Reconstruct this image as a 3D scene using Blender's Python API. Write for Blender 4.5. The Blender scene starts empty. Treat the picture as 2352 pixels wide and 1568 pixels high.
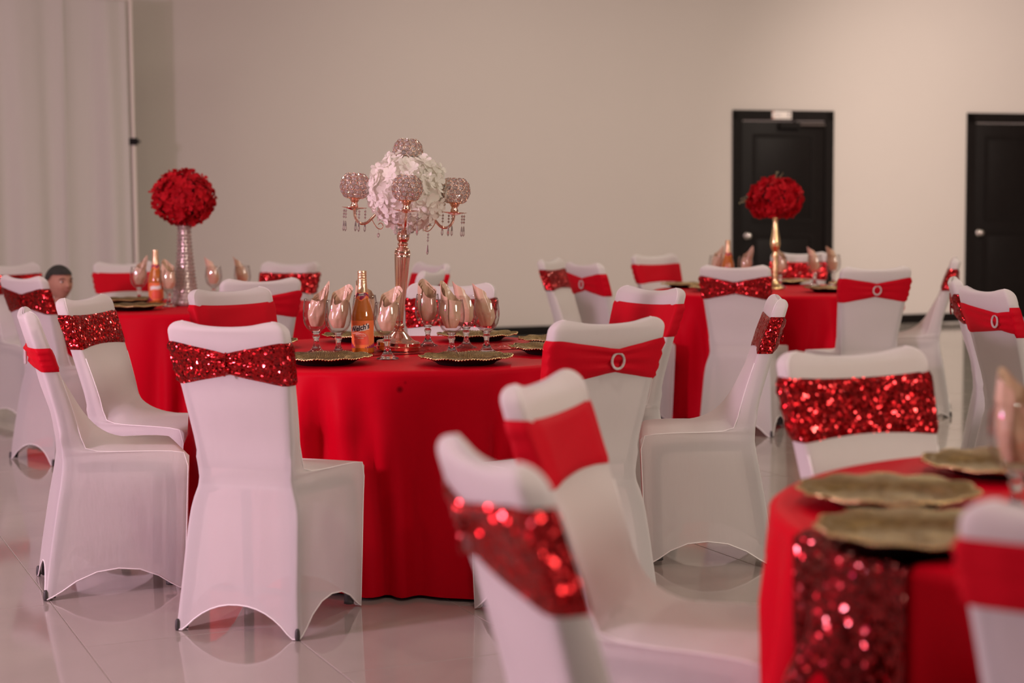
import bpy, bmesh, math, random
import numpy as np
from mathutils import Matrix, Vector
random.seed(7)
RNG = np.random.default_rng(11)
SC = bpy.context.scene
COL = SC.collection
PI = math.pi

# ------------------------------------------------------------------ camera
cd = bpy.data.cameras.new('camera')
cam = bpy.data.objects.new('camera', cd)
COL.objects.link(cam)
PITCH, ROLL = math.atan((784 - 471) / 3900.0), 0.007
cam.matrix_world = Matrix.Translation((0, 0, 1.30)) @ Matrix.Rotation(PI / 2 - PITCH, 4, 'X') @ Matrix.Rotation(-ROLL, 4, 'Z')
cd.sensor_width = 36.0
cd.lens = 36.0 * 3900.0 / 2352.0
cd.clip_start, cd.clip_end = 0.05, 100
cd.dof.use_dof = True
cd.dof.focus_distance = 6.02
cd.dof.aperture_fstop = 2.3
SC.camera = cam

# ------------------------------------------------------------------ world, lamps, exposure
WORLD_COL, WORLD_STR = (1.0, 0.86, 0.78), 0.06
w = bpy.data.worlds.new('world'); SC.world = w
w.use_nodes = True
w.node_tree.nodes['Background'].inputs[0].default_value = (*WORLD_COL, 1)
w.node_tree.nodes['Background'].inputs[1].default_value = WORLD_STR
SC.view_settings.view_transform = 'Standard'
SC.view_settings.look = 'None'
SC.view_settings.gamma = 1.0
SC.view_settings.use_curve_mapping = False
SC.view_settings.exposure = 0.0
SC.cycles.max_bounces = 10
SC.cycles.diffuse_bounces = 4
SC.cycles.transparent_max_bounces = 24
SC.cycles.caustics_refractive = False
SC.cycles.sample_clamp_indirect = 6.0


def area_lamp(name, loc, target, power, color, size, shape='DISK', size_y=None, spread=None):
    l = bpy.data.lights.new(name, 'AREA')
    l.energy, l.color, l.shape, l.size = power, color, shape, size
    if size_y: l.size_y = size_y
    if spread: l.spread = spread
    o = bpy.data.objects.new(name, l); COL.objects.link(o)
    o.location = loc
    d = Vector(target) - Vector(loc)
    o.rotation_euler = d.to_track_quat('-Z', 'Y').to_euler()
    return o


def spot_lamp(name, loc, target, power, color, angle, blend, radius):
    l = bpy.data.lights.new(name, 'SPOT')
    l.energy, l.color, l.spot_size, l.spot_blend, l.shadow_soft_size = power, color, math.radians(angle), blend, radius
    o = bpy.data.objects.new(name, l); COL.objects.link(o)
    o.location = loc
    o.rotation_euler = (Vector(target) - Vector(loc)).to_track_quat('-Z', 'Y').to_euler()
    return o


WARM = (1.0, 0.88, 0.71)
for i, (lx, ly, pw) in enumerate([(-4.2, 3.0, 24), (0.4, 2.2, 38), (4.4, 3.6, 46), (-2.6, 8.0, 30), (2.2, 8.6, 48), (5.6, 10.5, 80),
                                  (-5.7, 11.4, 38), (0.6, 13.4, 60), (4.8, 15.2, 80)]):
    area_lamp('ceiling_lamp', (lx, ly, 4.5), (lx, ly, 0), pw * 1.0, WARM, 0.40 if lx > -5 else 1.0)
area_lamp('stage_wash_lamp', (-5.8, 2.4, 2.2), (-0.6, 6.0, 0.7), 320, (1.0, 0.67, 0.86), 0.7)
area_lamp('front_fill_lamp', (8.2, -1.5, 3.4), (0.6, 7.0, 0.5), 360, (1.0, 0.88, 0.76), 3.0)
area_lamp('magenta_lamp', (-4.6, 3.2, 1.5), (-0.4, 6.3, 0.8), 11, (1.0, 0.06, 0.30), 0.22)
spot_lamp('wall_wash_lamp', (5.4, 12.6, 4.4), (5.8, 18.8, 1.4), 840, (1.0, 0.82, 0.74), 74, 0.9, 0.15)
spot_lamp('wall_wash_lamp', (0.6, 12.0, 4.4), (0.4, 17.0, 1.6), 160, (1.0, 0.88, 0.76), 80, 1.0, 0.3)  # added spot without a fixture, lifts the middle of the back wall


# ------------------------------------------------------------------ materials
def new_mat(name):
    m = bpy.data.materials.new(name); m.use_nodes = True
    nt = m.node_tree
    return m, nt, nt.nodes['Principled BSDF']


def pmat(name, col, rough=0.5, metal=0.0, spec=0.5, noise=0.0, nscale=20, bump=0.0, bscale=200, sheen=0.0, **kw):
    m, nt, b = new_mat(name)
    b.inputs['Base Color'].default_value = (*col, 1)
    b.inputs['Roughness'].default_value = rough
    b.inputs['Metallic'].default_value = metal
    b.inputs['Specular IOR Level'].default_value = spec
    if sheen:
        b.inputs['Sheen Weight'].default_value = sheen
    for k, v in kw.items():
        b.inputs[k].default_value = v
    tc = nt.nodes.new('ShaderNodeTexCoord')
    if noise:
        n = nt.nodes.new('ShaderNodeTexNoise'); n.inputs['Scale'].default_value = nscale; n.inputs['Detail'].default_value = 4
        nt.links.new(tc.outputs['Object'], n.inputs['Vector'])
        mx = nt.nodes.new('ShaderNodeMix'); mx.data_type = 'RGBA'
        mx.inputs[6].default_value = (*[c * (1 - noise) for c in col], 1)
        mx.inputs[7].default_value = (*[min(1, c * (1 + noise)) for c in col], 1)
        nt.links.new(n.outputs['Fac'], mx.inputs[0]); nt.links.new(mx.outputs[2], b.inputs['Base Color'])
    if bump:
        n = nt.nodes.new('ShaderNodeTexNoise'); n.inputs['Scale'].default_value = bscale; n.inputs['Detail'].default_value = 3
        nt.links.new(tc.outputs['Object'], n.inputs['Vector'])
        bp = nt.nodes.new('ShaderNodeBump'); bp.inputs['Strength'].default_value = bump; bp.inputs['Distance'].default_value = 0.01
        nt.links.new(n.outputs['Fac'], bp.inputs['Height']); nt.links.new(bp.outputs['Normal'], b.inputs['Normal'])
    return m


def sequin_mat(name, col, scale, tilt, rough, coat=0.45):
    """Overlapping round foil sequins: each cell has its own tilt."""
    m, nt, b = new_mat(name)
    b.inputs['Metallic'].default_value = 1.0
    b.inputs['Specular Tint'].default_value = (0.75, 0.05, 0.05, 1)
    b.inputs['Roughness'].default_value = rough
    tc = nt.nodes.new('ShaderNodeTexCoord')
    v = nt.nodes.new('ShaderNodeTexVoronoi'); v.inputs['Scale'].default_value = scale
    nt.links.new(tc.outputs['Object'], v.inputs['Vector'])
    sub = nt.nodes.new('ShaderNodeVectorMath'); sub.operation = 'SUBTRACT'; sub.inputs[1].default_value = (.5, .5, .5)
    nt.links.new(v.outputs['Color'], sub.inputs[0])
    sc = nt.nodes.new('ShaderNodeVectorMath'); sc.operation = 'SCALE'; sc.inputs['Scale'].default_value = tilt
    nt.links.new(sub.outputs[0], sc.inputs[0])
    geo = nt.nodes.new('ShaderNodeNewGeometry')
    ad = nt.nodes.new('ShaderNodeVectorMath'); ad.operation = 'ADD'
    nt.links.new(geo.outputs['Normal'], ad.inputs[0]); nt.links.new(sc.outputs[0], ad.inputs[1])
    nm = nt.nodes.new('ShaderNodeVectorMath'); nm.operation = 'NORMALIZE'
    nt.links.new(ad.outputs[0], nm.inputs[0]); nt.links.new(nm.outputs[0], b.inputs['Normal']); nt.links.new(nm.outputs[0], b.inputs['Coat Normal'])
    b.inputs['Coat Weight'].default_value = coat; b.inputs['Coat Roughness'].default_value = 0.12; b.inputs['Coat Tint'].default_value = (1, 0.75, 0.7, 1)
    sx = nt.nodes.new('ShaderNodeSeparateColor'); nt.links.new(v.outputs['Color'], sx.inputs[0])
    mx = nt.nodes.new('ShaderNodeMix'); mx.data_type = 'RGBA'
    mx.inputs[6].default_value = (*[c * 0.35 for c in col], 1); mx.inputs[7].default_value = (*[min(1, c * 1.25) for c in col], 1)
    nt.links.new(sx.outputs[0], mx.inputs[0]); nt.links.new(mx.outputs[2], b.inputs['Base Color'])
    return m


def cover_mat():
    """White stretch spandex: thin, lets some light and a hint of the frame through."""
    m, nt, b = new_mat('white_spandex')
    b.inputs['Base Color'].default_value = (0.84, 0.805, 0.79, 1)
    b.inputs['Roughness'].default_value = 0.62
    b.inputs['Sheen Weight'].default_value = 0.25
    b.inputs['Sheen Roughness'].default_value = 0.4
    b.inputs['Specular IOR Level'].default_value = 0.25
    tc = nt.nodes.new('ShaderNodeTexCoord')
    mp = nt.nodes.new('ShaderNodeMapping'); mp.inputs['Scale'].default_value = (1.6, 1.6, 0.5)
    n = nt.nodes.new('ShaderNodeTexNoise'); n.inputs['Scale'].default_value = 14; n.inputs['Detail'].default_value = 3
    nt.links.new(tc.outputs['Object'], mp.inputs[0]); nt.links.new(mp.outputs[0], n.inputs['Vector'])
    bp = nt.nodes.new('ShaderNodeBump'); bp.inputs['Strength'].default_value = 0.10; bp.inputs['Distance'].default_value = 0.02
    nt.links.new(n.outputs['Fac'], bp.inputs['Height']); nt.links.new(bp.outputs['Normal'], b.inputs['Normal'])
    tl = nt.nodes.new('ShaderNodeBsdfTranslucent'); tl.inputs['Color'].default_value = (0.75, 0.70, 0.69, 1)
    tr = nt.nodes.new('ShaderNodeBsdfTransparent')
    m1 = nt.nodes.new('ShaderNodeMixShader'); m1.inputs[0].default_value = 0.34
    m2 = nt.nodes.new('ShaderNodeMixShader'); m2.inputs[0].default_value = 0.16
    out = nt.nodes['Material Output']
    nt.links.new(b.outputs[0], m1.inputs[1]); nt.links.new(tl.outputs[0], m1.inputs[2])
    nt.links.new(m1.outputs[0], m2.inputs[1]); nt.links.new(tr.outputs[0], m2.inputs[2])
    nt.links.new(m2.outputs[0], out.inputs['Surface'])
    return m


def stained(m, spots):
    """a few dark drips on an existing cloth material, at fixed places of the cloth"""
    m = m.copy(); nt = m.node_tree; b = nt.nodes['Principled BSDF']
    tc = nt.nodes.new('ShaderNodeTexCoord'); prev = None
    for (c, r) in spots:
        d = nt.nodes.new('ShaderNodeVectorMath'); d.operation = 'DISTANCE'; d.inputs[1].default_value = c
        nt.links.new(tc.outputs['Object'], d.inputs[0])
        mr = nt.nodes.new('ShaderNodeMapRange'); mr.inputs['From Min'].default_value = r * .5; mr.inputs['From Max'].default_value = r
        mr.inputs['To Min'].default_value = .35; mr.inputs['To Max'].default_value = 1.0
        nt.links.new(d.outputs['Value'], mr.inputs['Value'])
        if prev is None: prev = mr.outputs[0]
        else:
            mu = nt.nodes.new('ShaderNodeMath'); mu.operation = 'MULTIPLY'
            nt.links.new(prev, mu.inputs[0]); nt.links.new(mr.outputs[0], mu.inputs[1]); prev = mu.outputs[0]
    mx = nt.nodes.new('ShaderNodeMix'); mx.data_type = 'RGBA'
    mx.inputs[6].default_value = (0.03, 0, 0.002, 1); mx.inputs[7].default_value = b.inputs['Base Color'].default_value
    nt.links.new(prev, mx.inputs[0]); nt.links.new(mx.outputs[2], b.inputs['Base Color'])
    return m


def thin_glass(name):
    m, nt, b = new_mat(name)
    nt.nodes.remove(b)
    gl = nt.nodes.new('ShaderNodeBsdfGlossy'); gl.inputs['Roughness'].default_value = 0.012
    tr = nt.nodes.new('ShaderNodeBsdfTransparent')
    lw = nt.nodes.new('ShaderNodeLayerWeight'); lw.inputs['Blend'].default_value = 0.5
    pw = nt.nodes.new('ShaderNodeMath'); pw.operation = 'POWER'; pw.inputs[1].default_value = 4.0
    mr = nt.nodes.new('ShaderNodeMapRange'); mr.inputs['To Min'].default_value = 0.05; mr.inputs['To Max'].default_value = 0.75
    nt.links.new(lw.outputs['Facing'], pw.inputs[0]); nt.links.new(pw.outputs[0], mr.inputs['Value'])
    ab = nt.nodes.new('ShaderNodeMix'); ab.data_type = 'RGBA'
    ab.inputs[6].default_value = (0.985, 0.975, 0.97, 1); ab.inputs[7].default_value = (0.45, 0.40, 0.38, 1)
    nt.links.new(pw.outputs[0], ab.inputs[0]); nt.links.new(ab.outputs[2], tr.inputs['Color'])
    mx = nt.nodes.new('ShaderNodeMixShader')
    nt.links.new(mr.outputs[0], mx.inputs[0]); nt.links.new(tr.outputs[0], mx.inputs[1]); nt.links.new(gl.outputs[0], mx.inputs[2])
    nt.links.new(mx.outputs[0], nt.nodes['Material Output'].inputs['Surface'])
    return m


def petal_mat(name, col, trans, lo=.80, hi=1.12):
    m, nt, b = new_mat(name)
    b.inputs['Roughness'].default_value = 0.7
    b.inputs['Specular IOR Level'].default_value = 0.1
    oi = nt.nodes.new('ShaderNodeObjectInfo')
    mx = nt.nodes.new('ShaderNodeMix'); mx.data_type = 'RGBA'
    mx.inputs[6].default_value = (*[c * lo for c in col], 1); mx.inputs[7].default_value = (*[min(1, c * hi) for c in col], 1)
    nt.links.new(oi.outputs['Random'], mx.inputs[0]); nt.links.new(mx.outputs[2], b.inputs['Base Color'])
    tl = nt.nodes.new('ShaderNodeBsdfTranslucent'); nt.links.new(mx.outputs[2], tl.inputs['Color'])
    ms = nt.nodes.new('ShaderNodeMixShader'); ms.inputs[0].default_value = trans
    nt.links.new(b.outputs[0], ms.inputs[1]); nt.links.new(tl.outputs[0], ms.inputs[2])
    nt.links.new(ms.outputs[0], nt.nodes['Material Output'].inputs['Surface'])
    return m


def tile_mat():
    m, nt, b = new_mat('polished_porcelain')
    oi = nt.nodes.new('ShaderNodeObjectInfo')
    tc = nt.nodes.new('ShaderNodeTexCoord')
    n = nt.nodes.new('ShaderNodeTexNoise'); n.inputs['Scale'].default_value = 2.2; n.inputs['Detail'].default_value = 6; n.inputs['Distortion'].default_value = 1.2
    off = nt.nodes.new('ShaderNodeVectorMath'); off.operation = 'ADD'
    cmb = nt.nodes.new('ShaderNodeCombineXYZ')
    mul = nt.nodes.new('ShaderNodeMath'); mul.operation = 'MULTIPLY'; mul.inputs[1].default_value = 37.0
    nt.links.new(oi.outputs['Random'], mul.inputs[0]); nt.links.new(mul.outputs[0], cmb.inputs[0]); nt.links.new(mul.outputs[0], cmb.inputs[1])
    nt.links.new(tc.outputs['Object'], off.inputs[0]); nt.links.new(cmb.outputs[0], off.inputs[1]); nt.links.new(off.outputs[0], n.inputs['Vector'])
    mx = nt.nodes.new('ShaderNodeMix'); mx.data_type = 'RGBA'
    mx.inputs[6].default_value = (0.345, 0.305, 0.275, 1); mx.inputs[7].default_value = (0.41, 0.365, 0.33, 1)
    nt.links.new(n.outputs['Fac'], mx.inputs[0]); nt.links.new(mx.outputs[2], b.inputs['Base Color'])
    b.inputs['Roughness'].default_value = 0.07
    b.inputs['Specular IOR Level'].default_value = 0.75
    return m


M = {}
M['cover'] = cover_mat()
M['piping'] = pmat('white_piping', (0.86, 0.83, 0.82), 0.6)
M['frame'] = pmat('grey_chair_frame', (0.05, 0.045, 0.045), 0.5)
M['pad'] = pmat('pale_upholstery', (0.70, 0.66, 0.64), 0.8)
M['spandex'] = pmat('red_spandex', (0.52, 0.001, 0.012), 0.6, spec=0.10, bump=0.1, bscale=120)
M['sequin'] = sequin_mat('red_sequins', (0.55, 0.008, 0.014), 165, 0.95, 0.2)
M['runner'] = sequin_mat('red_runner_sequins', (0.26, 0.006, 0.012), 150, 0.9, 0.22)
M['runner_soft'] = sequin_mat('deep_red_runner', (0.50, 0.05, 0.055), 230, 0.5, 0.5, 0.3)
M['cloth'] = pmat('red_satin_cloth', (0.52, 0.0009, 0.012), 0.5, spec=0.04, bump=0.04, bscale=300)
M['cloth_C'] = stained(M['cloth'], [((0.040, -0.78, 0.700), 0.016), ((0.058, -0.78, 0.722), 0.011), ((0.036, -0.78, 0.718), 0.007)])
M['rhinestone'] = pmat('rhinestones', (0.85, 0.80, 0.78), 0.2, metal=0.4, bump=0.6, bscale=900)
M['rosegold'] = pmat('rose_gold', (0.93, 0.60, 0.47), 0.10, metal=1.0)
M['gold'] = pmat('bright_gold', (0.90, 0.66, 0.34), 0.25, metal=1.0)
M['bronze'] = pmat('antique_gold', (0.25, 0.165, 0.072), 0.28, metal=1.0, noise=0.6, nscale=60, bump=0.7, bscale=260)
M['black'] = pmat('black_lacquer', (0.008, 0.006, 0.006), 0.6, spec=0.2)
M['bowl'] = thin_glass('goblet_glass')
M['glass'] = pmat('solid_glass', (1, 1, 1), 0.02, **{'Transmission Weight': 1.0, 'IOR': 1.5})
M['crystal'] = pmat('cut_crystal', (1.0, 0.92, 0.89), 0.04, **{'Transmission Weight': 0.86, 'IOR': 1.6})
M['napkin'] = pmat('champagne_satin', (0.67, 0.46, 0.32), 0.26, spec=0.6, sheen=0.2, bump=0.12, bscale=50)
M['wpetal'] = petal_mat('white_petal', (0.94, 0.915, 0.85), 0.38, .94, 1.05)
M['rpetal'] = petal_mat('red_petal', (0.50, 0.008, 0.016), 0.2)
M['wcore'] = pmat('cream_core', (0.88, 0.84, 0.75), 0.9)
M['rcore'] = pmat('dark_red_core', (0.10, 0.004, 0.006), 0.9)
M['vasecore'] = pmat('pale_pink_metal', (0.86, 0.70, 0.66), 0.35, metal=0.7)
M['leaf'] = pmat('olive_leaf', (0.16, 0.14, 0.07), 0.6)
M['tile'] = tile_mat()
M['grout'] = pmat('grout', (0.50, 0.46, 0.43), 0.7)
M['wall'] = pmat('wall_paint', (0.59, 0.537, 0.497), 0.75, spec=0.25, noise=0.02, nscale=1.2, bump=0.05, bscale=90)
M['ceiling'] = pmat('ceiling_paint', (0.55, 0.50, 0.47), 0.9)
M['door'] = pmat('black_door_paint', (0.008, 0.006, 0.0055), 0.5, spec=0.16, noise=0.2, nscale=8)
M['chrome'] = pmat('brushed_nickel', (0.75, 0.70, 0.66), 0.2, metal=1.0)
M['drape'] = pmat('white_sheer', (0.585, 0.545, 0.52), 0.8, sheen=0.2, bump=0.05, bscale=300)
M['pole'] = pmat('white_pole', (0.74, 0.66, 0.61), 0.5)
M['signplate'] = pmat('white_sign', (0.85, 0.78, 0.73), 0.4)
M['signgrey'] = pmat('sign_grey', (0.40, 0.36, 0.36), 0.6)
M['signred'] = pmat('sign_red', (0.60, 0.20, 0.12), 0.6)
M['skin'] = pmat('skin', (0.40, 0.20, 0.14), 0.6, spec=0.3, noise=0.08, nscale=30)
M['lips'] = pmat('lips', (0.34, 0.10, 0.09), 0.5)
M['eyewhite'] = pmat('eye_white', (0.7, 0.66, 0.63), 0.3)
M['iris'] = pmat('dark_iris', (0.02, 0.012, 0.01), 0.2)
M['hair'] = pmat('black_hair', (0.012, 0.009, 0.008), 0.6, noise=0.3, nscale=200, bump=0.5, bscale=400)
M['shirt'] = pmat('white_shirt', (0.7, 0.66, 0.65), 0.7)
M['trousers'] = pmat('dark_trousers', (0.03, 0.03, 0.04), 0.8)
M['juice'] = pmat('orange_juice', (0.52, 0.15, 0.018), 0.06, spec=0.7, **{'Subsurface Weight': 0.25, 'Subsurface Radius': (0.02, 0.008, 0.002), 'Coat Weight': 1.0, 'Coat Roughness': 0.02})
M['foil'] = pmat('gold_foil', (0.93, 0.66, 0.42), 0.30, metal=0.85, bump=0.3, bscale=70)
M['label_orange'] = pmat('label_orange', (0.86, 0.20, 0.055), 0.45, noise=0.12, nscale=40)
M['label_coral'] = pmat('label_coral', (0.80, 0.10, 0.05), 0.45)
M['label_purple'] = pmat('label_purple', (0.30, 0.012, 0.08), 0.45)
M['label_white'] = pmat('label_white', (0.85, 0.80, 0.76), 0.45)
M['label_cream'] = pmat('label_cream', (0.95, 0.70, 0.55), 0.45)
M['label_ink'] = pmat('label_ink', (0.03, 0.008, 0.03), 0.45)
M['doorlight'] = pmat('door_gap_light', (0.62, 0.66, 0.70), 0.3, metal=0.6)  # pale bluish colour stands in for light showing under the second door


# ------------------------------------------------------------------ mesh helpers
def mk(verts, faces, smooth=True):
    me = bpy.data.meshes.new('mesh')
    me.from_pydata([tuple(map(float, v)) for v in verts], [], faces)
    if smooth:
        me.polygons.foreach_set('use_smooth', [True] * len(me.polygons))
    me.update()
    return me


def obj(name, me, mat=None, parent=None, loc=None, rot=None):
    me_ = me
    if mat is not None and not me_.materials:
        me_.materials.append(M[mat])
    o = bpy.data.objects.new(name, me_)
    COL.objects.link(o)
    if parent is not None: o.parent = parent
    if loc is not None: o.location = loc
    if rot is not None: o.rotation_euler = rot
    return o


def thing(name, label, cat, loc=(0, 0, 0), rz=0.0, group=None):
    o = bpy.data.objects.new(name, None); COL.objects.link(o)
    o.empty_display_size = 0.1
    o.location = loc; o.rotation_euler = (0, 0, rz)
    o['label'] = label; o['category'] = cat
    if group: o['group'] = group
    return o


def tag(o, label, cat, group=None):
    o['label'] = label; o['category'] = cat
    if group: o['group'] = group
    return o


def struct(o, label=None):
    o['kind'] = 'structure'
    if label: o['label'] = label
    return o


class MB:
    """collects pieces of ONE mesh"""
    def __init__(s): s.v = []; s.f = []
    def add(s, V, F):
        b = len(s.v); s.v += [tuple(map(float, p)) for p in V]; s.f += [tuple(i + b for i in f) for f in F]
    def box(s, x0, x1, y0, y1, z0, z1):
        s.add([(x0, y0, z0), (x1, y0, z0), (x1, y1, z0), (x0, y1, z0), (x0, y0, z1), (x1, y0, z1), (x1, y1, z1), (x0, y1, z1)],
              [(0, 3, 2, 1), (4, 5, 6, 7), (0, 1, 5, 4), (1, 2, 6, 5), (2, 3, 7, 6), (3, 0, 4, 7)])
    def lathe(s, prof, n=32, flute=None, tf=None):
        V = []; F = []
        for (r, z) in prof:
            for k in range(n):
                a = 2 * PI * k / n
                rr = r if flute is None else r * flute(a, z)
                V.append((rr * math.cos(a), rr * math.sin(a), z))
        m = len(prof)
        for j in range(m - 1):
            for k in range(n):
                k2 = (k + 1) % n
                F.append((j * n + k, j * n + k2, (j + 1) * n + k2, (j + 1) * n + k))
        if prof[0][0] > 1e-6: F.append(tuple(reversed(range(n))))
        if prof[-1][0] > 1e-6: F.append(tuple((m - 1) * n + k for k in range(n)))
        if tf: V = [tf(p) for p in V]
        s.add(V, F)
    def tube(s, P, r, n=8, closed=False):
        P = [Vector(p) for p in P]; m = len(P)
        rs = r if isinstance(r, (list, tuple)) else [r] * m
        V = []; F = []; prev = None
        for i, p in enumerate(P):
            if closed: t = P[(i + 1) % m] - P[i - 1]
            else: t = P[min(i + 1, m - 1)] - P[max(i - 1, 0)]
            t.normalize()
            if prev is None:
                ref = Vector((0, 0, 1)) if abs(t.z) < 0.9 else Vector((1, 0, 0))
                u = t.cross(ref).normalized()
            else:
                u = (prev - t * prev.dot(t)).normalized()
            prev = u; v = t.cross(u)
            for k in range(n):
                a = 2 * PI * k / n
                V.append(p + (u * math.cos(a) + v * math.sin(a)) * rs[i])
        for i in range(m if closed else m - 1):
            j = (i + 1) % m
            for k in range(n):
                k2 = (k + 1) % n
                F.append((i * n + k, i * n + k2, j * n + k2, j * n + k))
        if not closed:
            F.append(tuple(reversed(range(n)))); F.append(tuple((m - 1) * n + k for k in range(n)))
        s.add(V, F)
    def mesh(s, smooth=True, sharp=None):
        me = mk(s.v, s.f, smooth)
        if sharp: me.set_sharp_from_angle(angle=math.radians(sharp))
        return me


def grid_mesh(V, rows, cols, closed=False, smooth=True):
    F = []
    for j in range(rows - 1):
        for k in range(cols if closed else cols - 1):
            k2 = (k + 1) % cols
            F.append((j * cols + k, j * cols + k2, (j + 1) * cols + k2, (j + 1) * cols + k))
    return V, F


def bevel_box(x0, x1, y0, y1, z0, z1, b=0.004, seg=2):
    bm = bmesh.new()
    bmesh.ops.create_cube(bm, size=1)
    for v in bm.verts:
        v.co = Vector(((x0 + x1) / 2 + v.co.x * (x1 - x0), (y0 + y1) / 2 + v.co.y * (y1 - y0), (z0 + z1) / 2 + v.co.z * (z1 - z0)))
    bmesh.ops.bevel(bm, geom=bm.edges[:], offset=b, segments=seg, affect='EDGES', profile=0.5)
    me = bpy.data.meshes.new('mesh'); bm.to_mesh(me); bm.free()
    me.polygons.foreach_set('use_smooth', [True] * len(me.polygons))
    me.set_sharp_from_angle(angle=math.radians(40))
    return me


def interp(x, tab):
    return float(np.interp(x, [a for a, _ in tab], [b for _, b in tab]))


def text_mesh(txt, size, offset=0.0, shear=0.0, align='CENTER'):
    cu = bpy.data.curves.new('txt', 'FONT'); cu.body = txt; cu.size = size; cu.offset = offset; cu.shear = shear
    cu.align_x = align; cu.align_y = 'CENTER'; cu.resolution_u = 3
    o = bpy.data.objects.new('txt', cu); COL.objects.link(o)
    dg = bpy.context.evaluated_depsgraph_get(); dg.update()
    me = bpy.data.meshes.new_from_object(o.evaluated_get(dg))
    bpy.data.objects.remove(o); bpy.data.curves.remove(cu)
    return me


# ------------------------------------------------------------------ room (laid out along the back wall)
WA = math.radians(19)
WO = (0.0, 16.85, 0.0)
def wbox(name, x0, x1, y0, y1, z0, z1, mat, parent=None, bev=0.0):
    if bev: me = bevel_box(x0, x1, y0, y1, z0, z1, bev)
    else:
        b = MB(); b.box(x0, x1, y0, y1, z0, z1); me = b.mesh(False)
    if parent is None: return struct(obj(name, me, mat, None, WO, (0, 0, WA)))
    return obj(name, me, mat, parent)

XL, XR, YF, ZC = -11.0, 12.0, -26.0, 4.6
wall = wbox('wall_back', XL - .2, XR + .2, 0.0, 0.2, -0.05, ZC, 'wall')
wall['label'] = 'plain warm white painted wall behind the tables'
wbox('wall_left', XL - .2, XL, YF, 0, -0.05, ZC, 'wall')
wbox('wall_right', XR, XR + .2, YF, 0, -0.05, ZC, 'wall')
wbox('wall_front', XL - .2, XR + .2, YF - .2, YF, -0.05, ZC, 'wall')
wbox('ceiling', XL - .2, XR + .2, YF - .2, 0.2, ZC, ZC + .15, 'ceiling')
floor = wbox('floor', XL - .2, XR + .2, YF - .2, 0.2, -0.06, -0.0025, 'grout')
floor['label'] = 'polished greige floor tiles with thin pale joints'
wbox('baseboard_back', XL, 2.42, -0.018, 0, 0, 0.095, 'door', bev=.004)
wbox('baseboard_back', 3.60, 5.235, -0.018, 0, 0, 0.095, 'door', bev=.004)
wbox('baseboard_back', 6.42, XR, -0.018, 0, 0, 0.095, 'door', bev=.004)

# tiles: children of the floor, laid in rows that run away from the lens at a slant
TA = math.radians(24)
ta = np.array([-math.sin(TA), math.cos(TA)]); tb = np.array([math.cos(TA), math.sin(TA)])
TW, TL_ = 0.60, 1.20
tb_ = MB()
hx, hy = TW / 2 - 0.0014, TL_ / 2 - 0.0014
tb_.add([(-hx, -hy, -0.02), (hx, -hy, -0.02), (hx, hy, -0.02), (-hx, hy, -0.02),
         (-hx, -hy, -0.0012), (hx, -hy, -0.0012), (hx, hy, -0.0012), (-hx, hy, -0.0012),
         (-hx + .0012, -hy + .0012, 0), (hx - .0012, -hy + .0012, 0), (hx - .0012, hy - .0012, 0), (-hx + .0012, hy - .0012, 0)],
        [(0, 1, 5, 4), (1, 2, 6, 5), (2, 3, 7, 6), (3, 0, 4, 7), (4, 5, 9, 8), (5, 6, 10, 9), (6, 7, 11, 10), (7, 4, 8, 11), (8, 9, 10, 11)])
tile_me = tb_.mesh(False)
inv = Matrix.Rotation(-WA, 4, 'Z') @ Matrix.Translation((-WO[0], -WO[1], 0))
cw, sw = math.cos(WA), math.sin(WA)
far_tiles = []
for i in range(-40, 50):
    for j in range(-24, 34):
        b = 0.851 + TW * (i + .5); a = TL_ * (j + .5) + (0.6 if i % 2 else 0.0) + 0.25
        p = tb * b + ta * a
        x, y = p
        lx, ly = (x - WO[0]) * cw + (y - WO[1]) * sw, -(x - WO[0]) * sw + (y - WO[1]) * cw
        if ly > 0.0 or ly < YF or lx < XL or lx > XR: continue
        if y < 3.0 or abs(x) > 0.315 * y + 1.0:
            far_tiles.append((lx, ly)); continue
        obj('tile', tile_me, 'tile', floor, (lx, ly, 0), (0, 0, TA - WA))
m = MB(); ca_, sa_ = math.cos(TA - WA), math.sin(TA - WA)
TVF = ([tuple(v.co) for v in tile_me.vertices], [tuple(p.vertices) for p in tile_me.polygons])
for (lx, ly) in far_tiles:
    m.add([(x * ca_ - y * sa_ + lx, x * sa_ + y * ca_ + ly, z) for x, y, z in TVF[0]], TVF[1])
ft = obj('outer_tiles', m.mesh(False), 'tile', floor); ft['kind'] = 'stuff'

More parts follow.
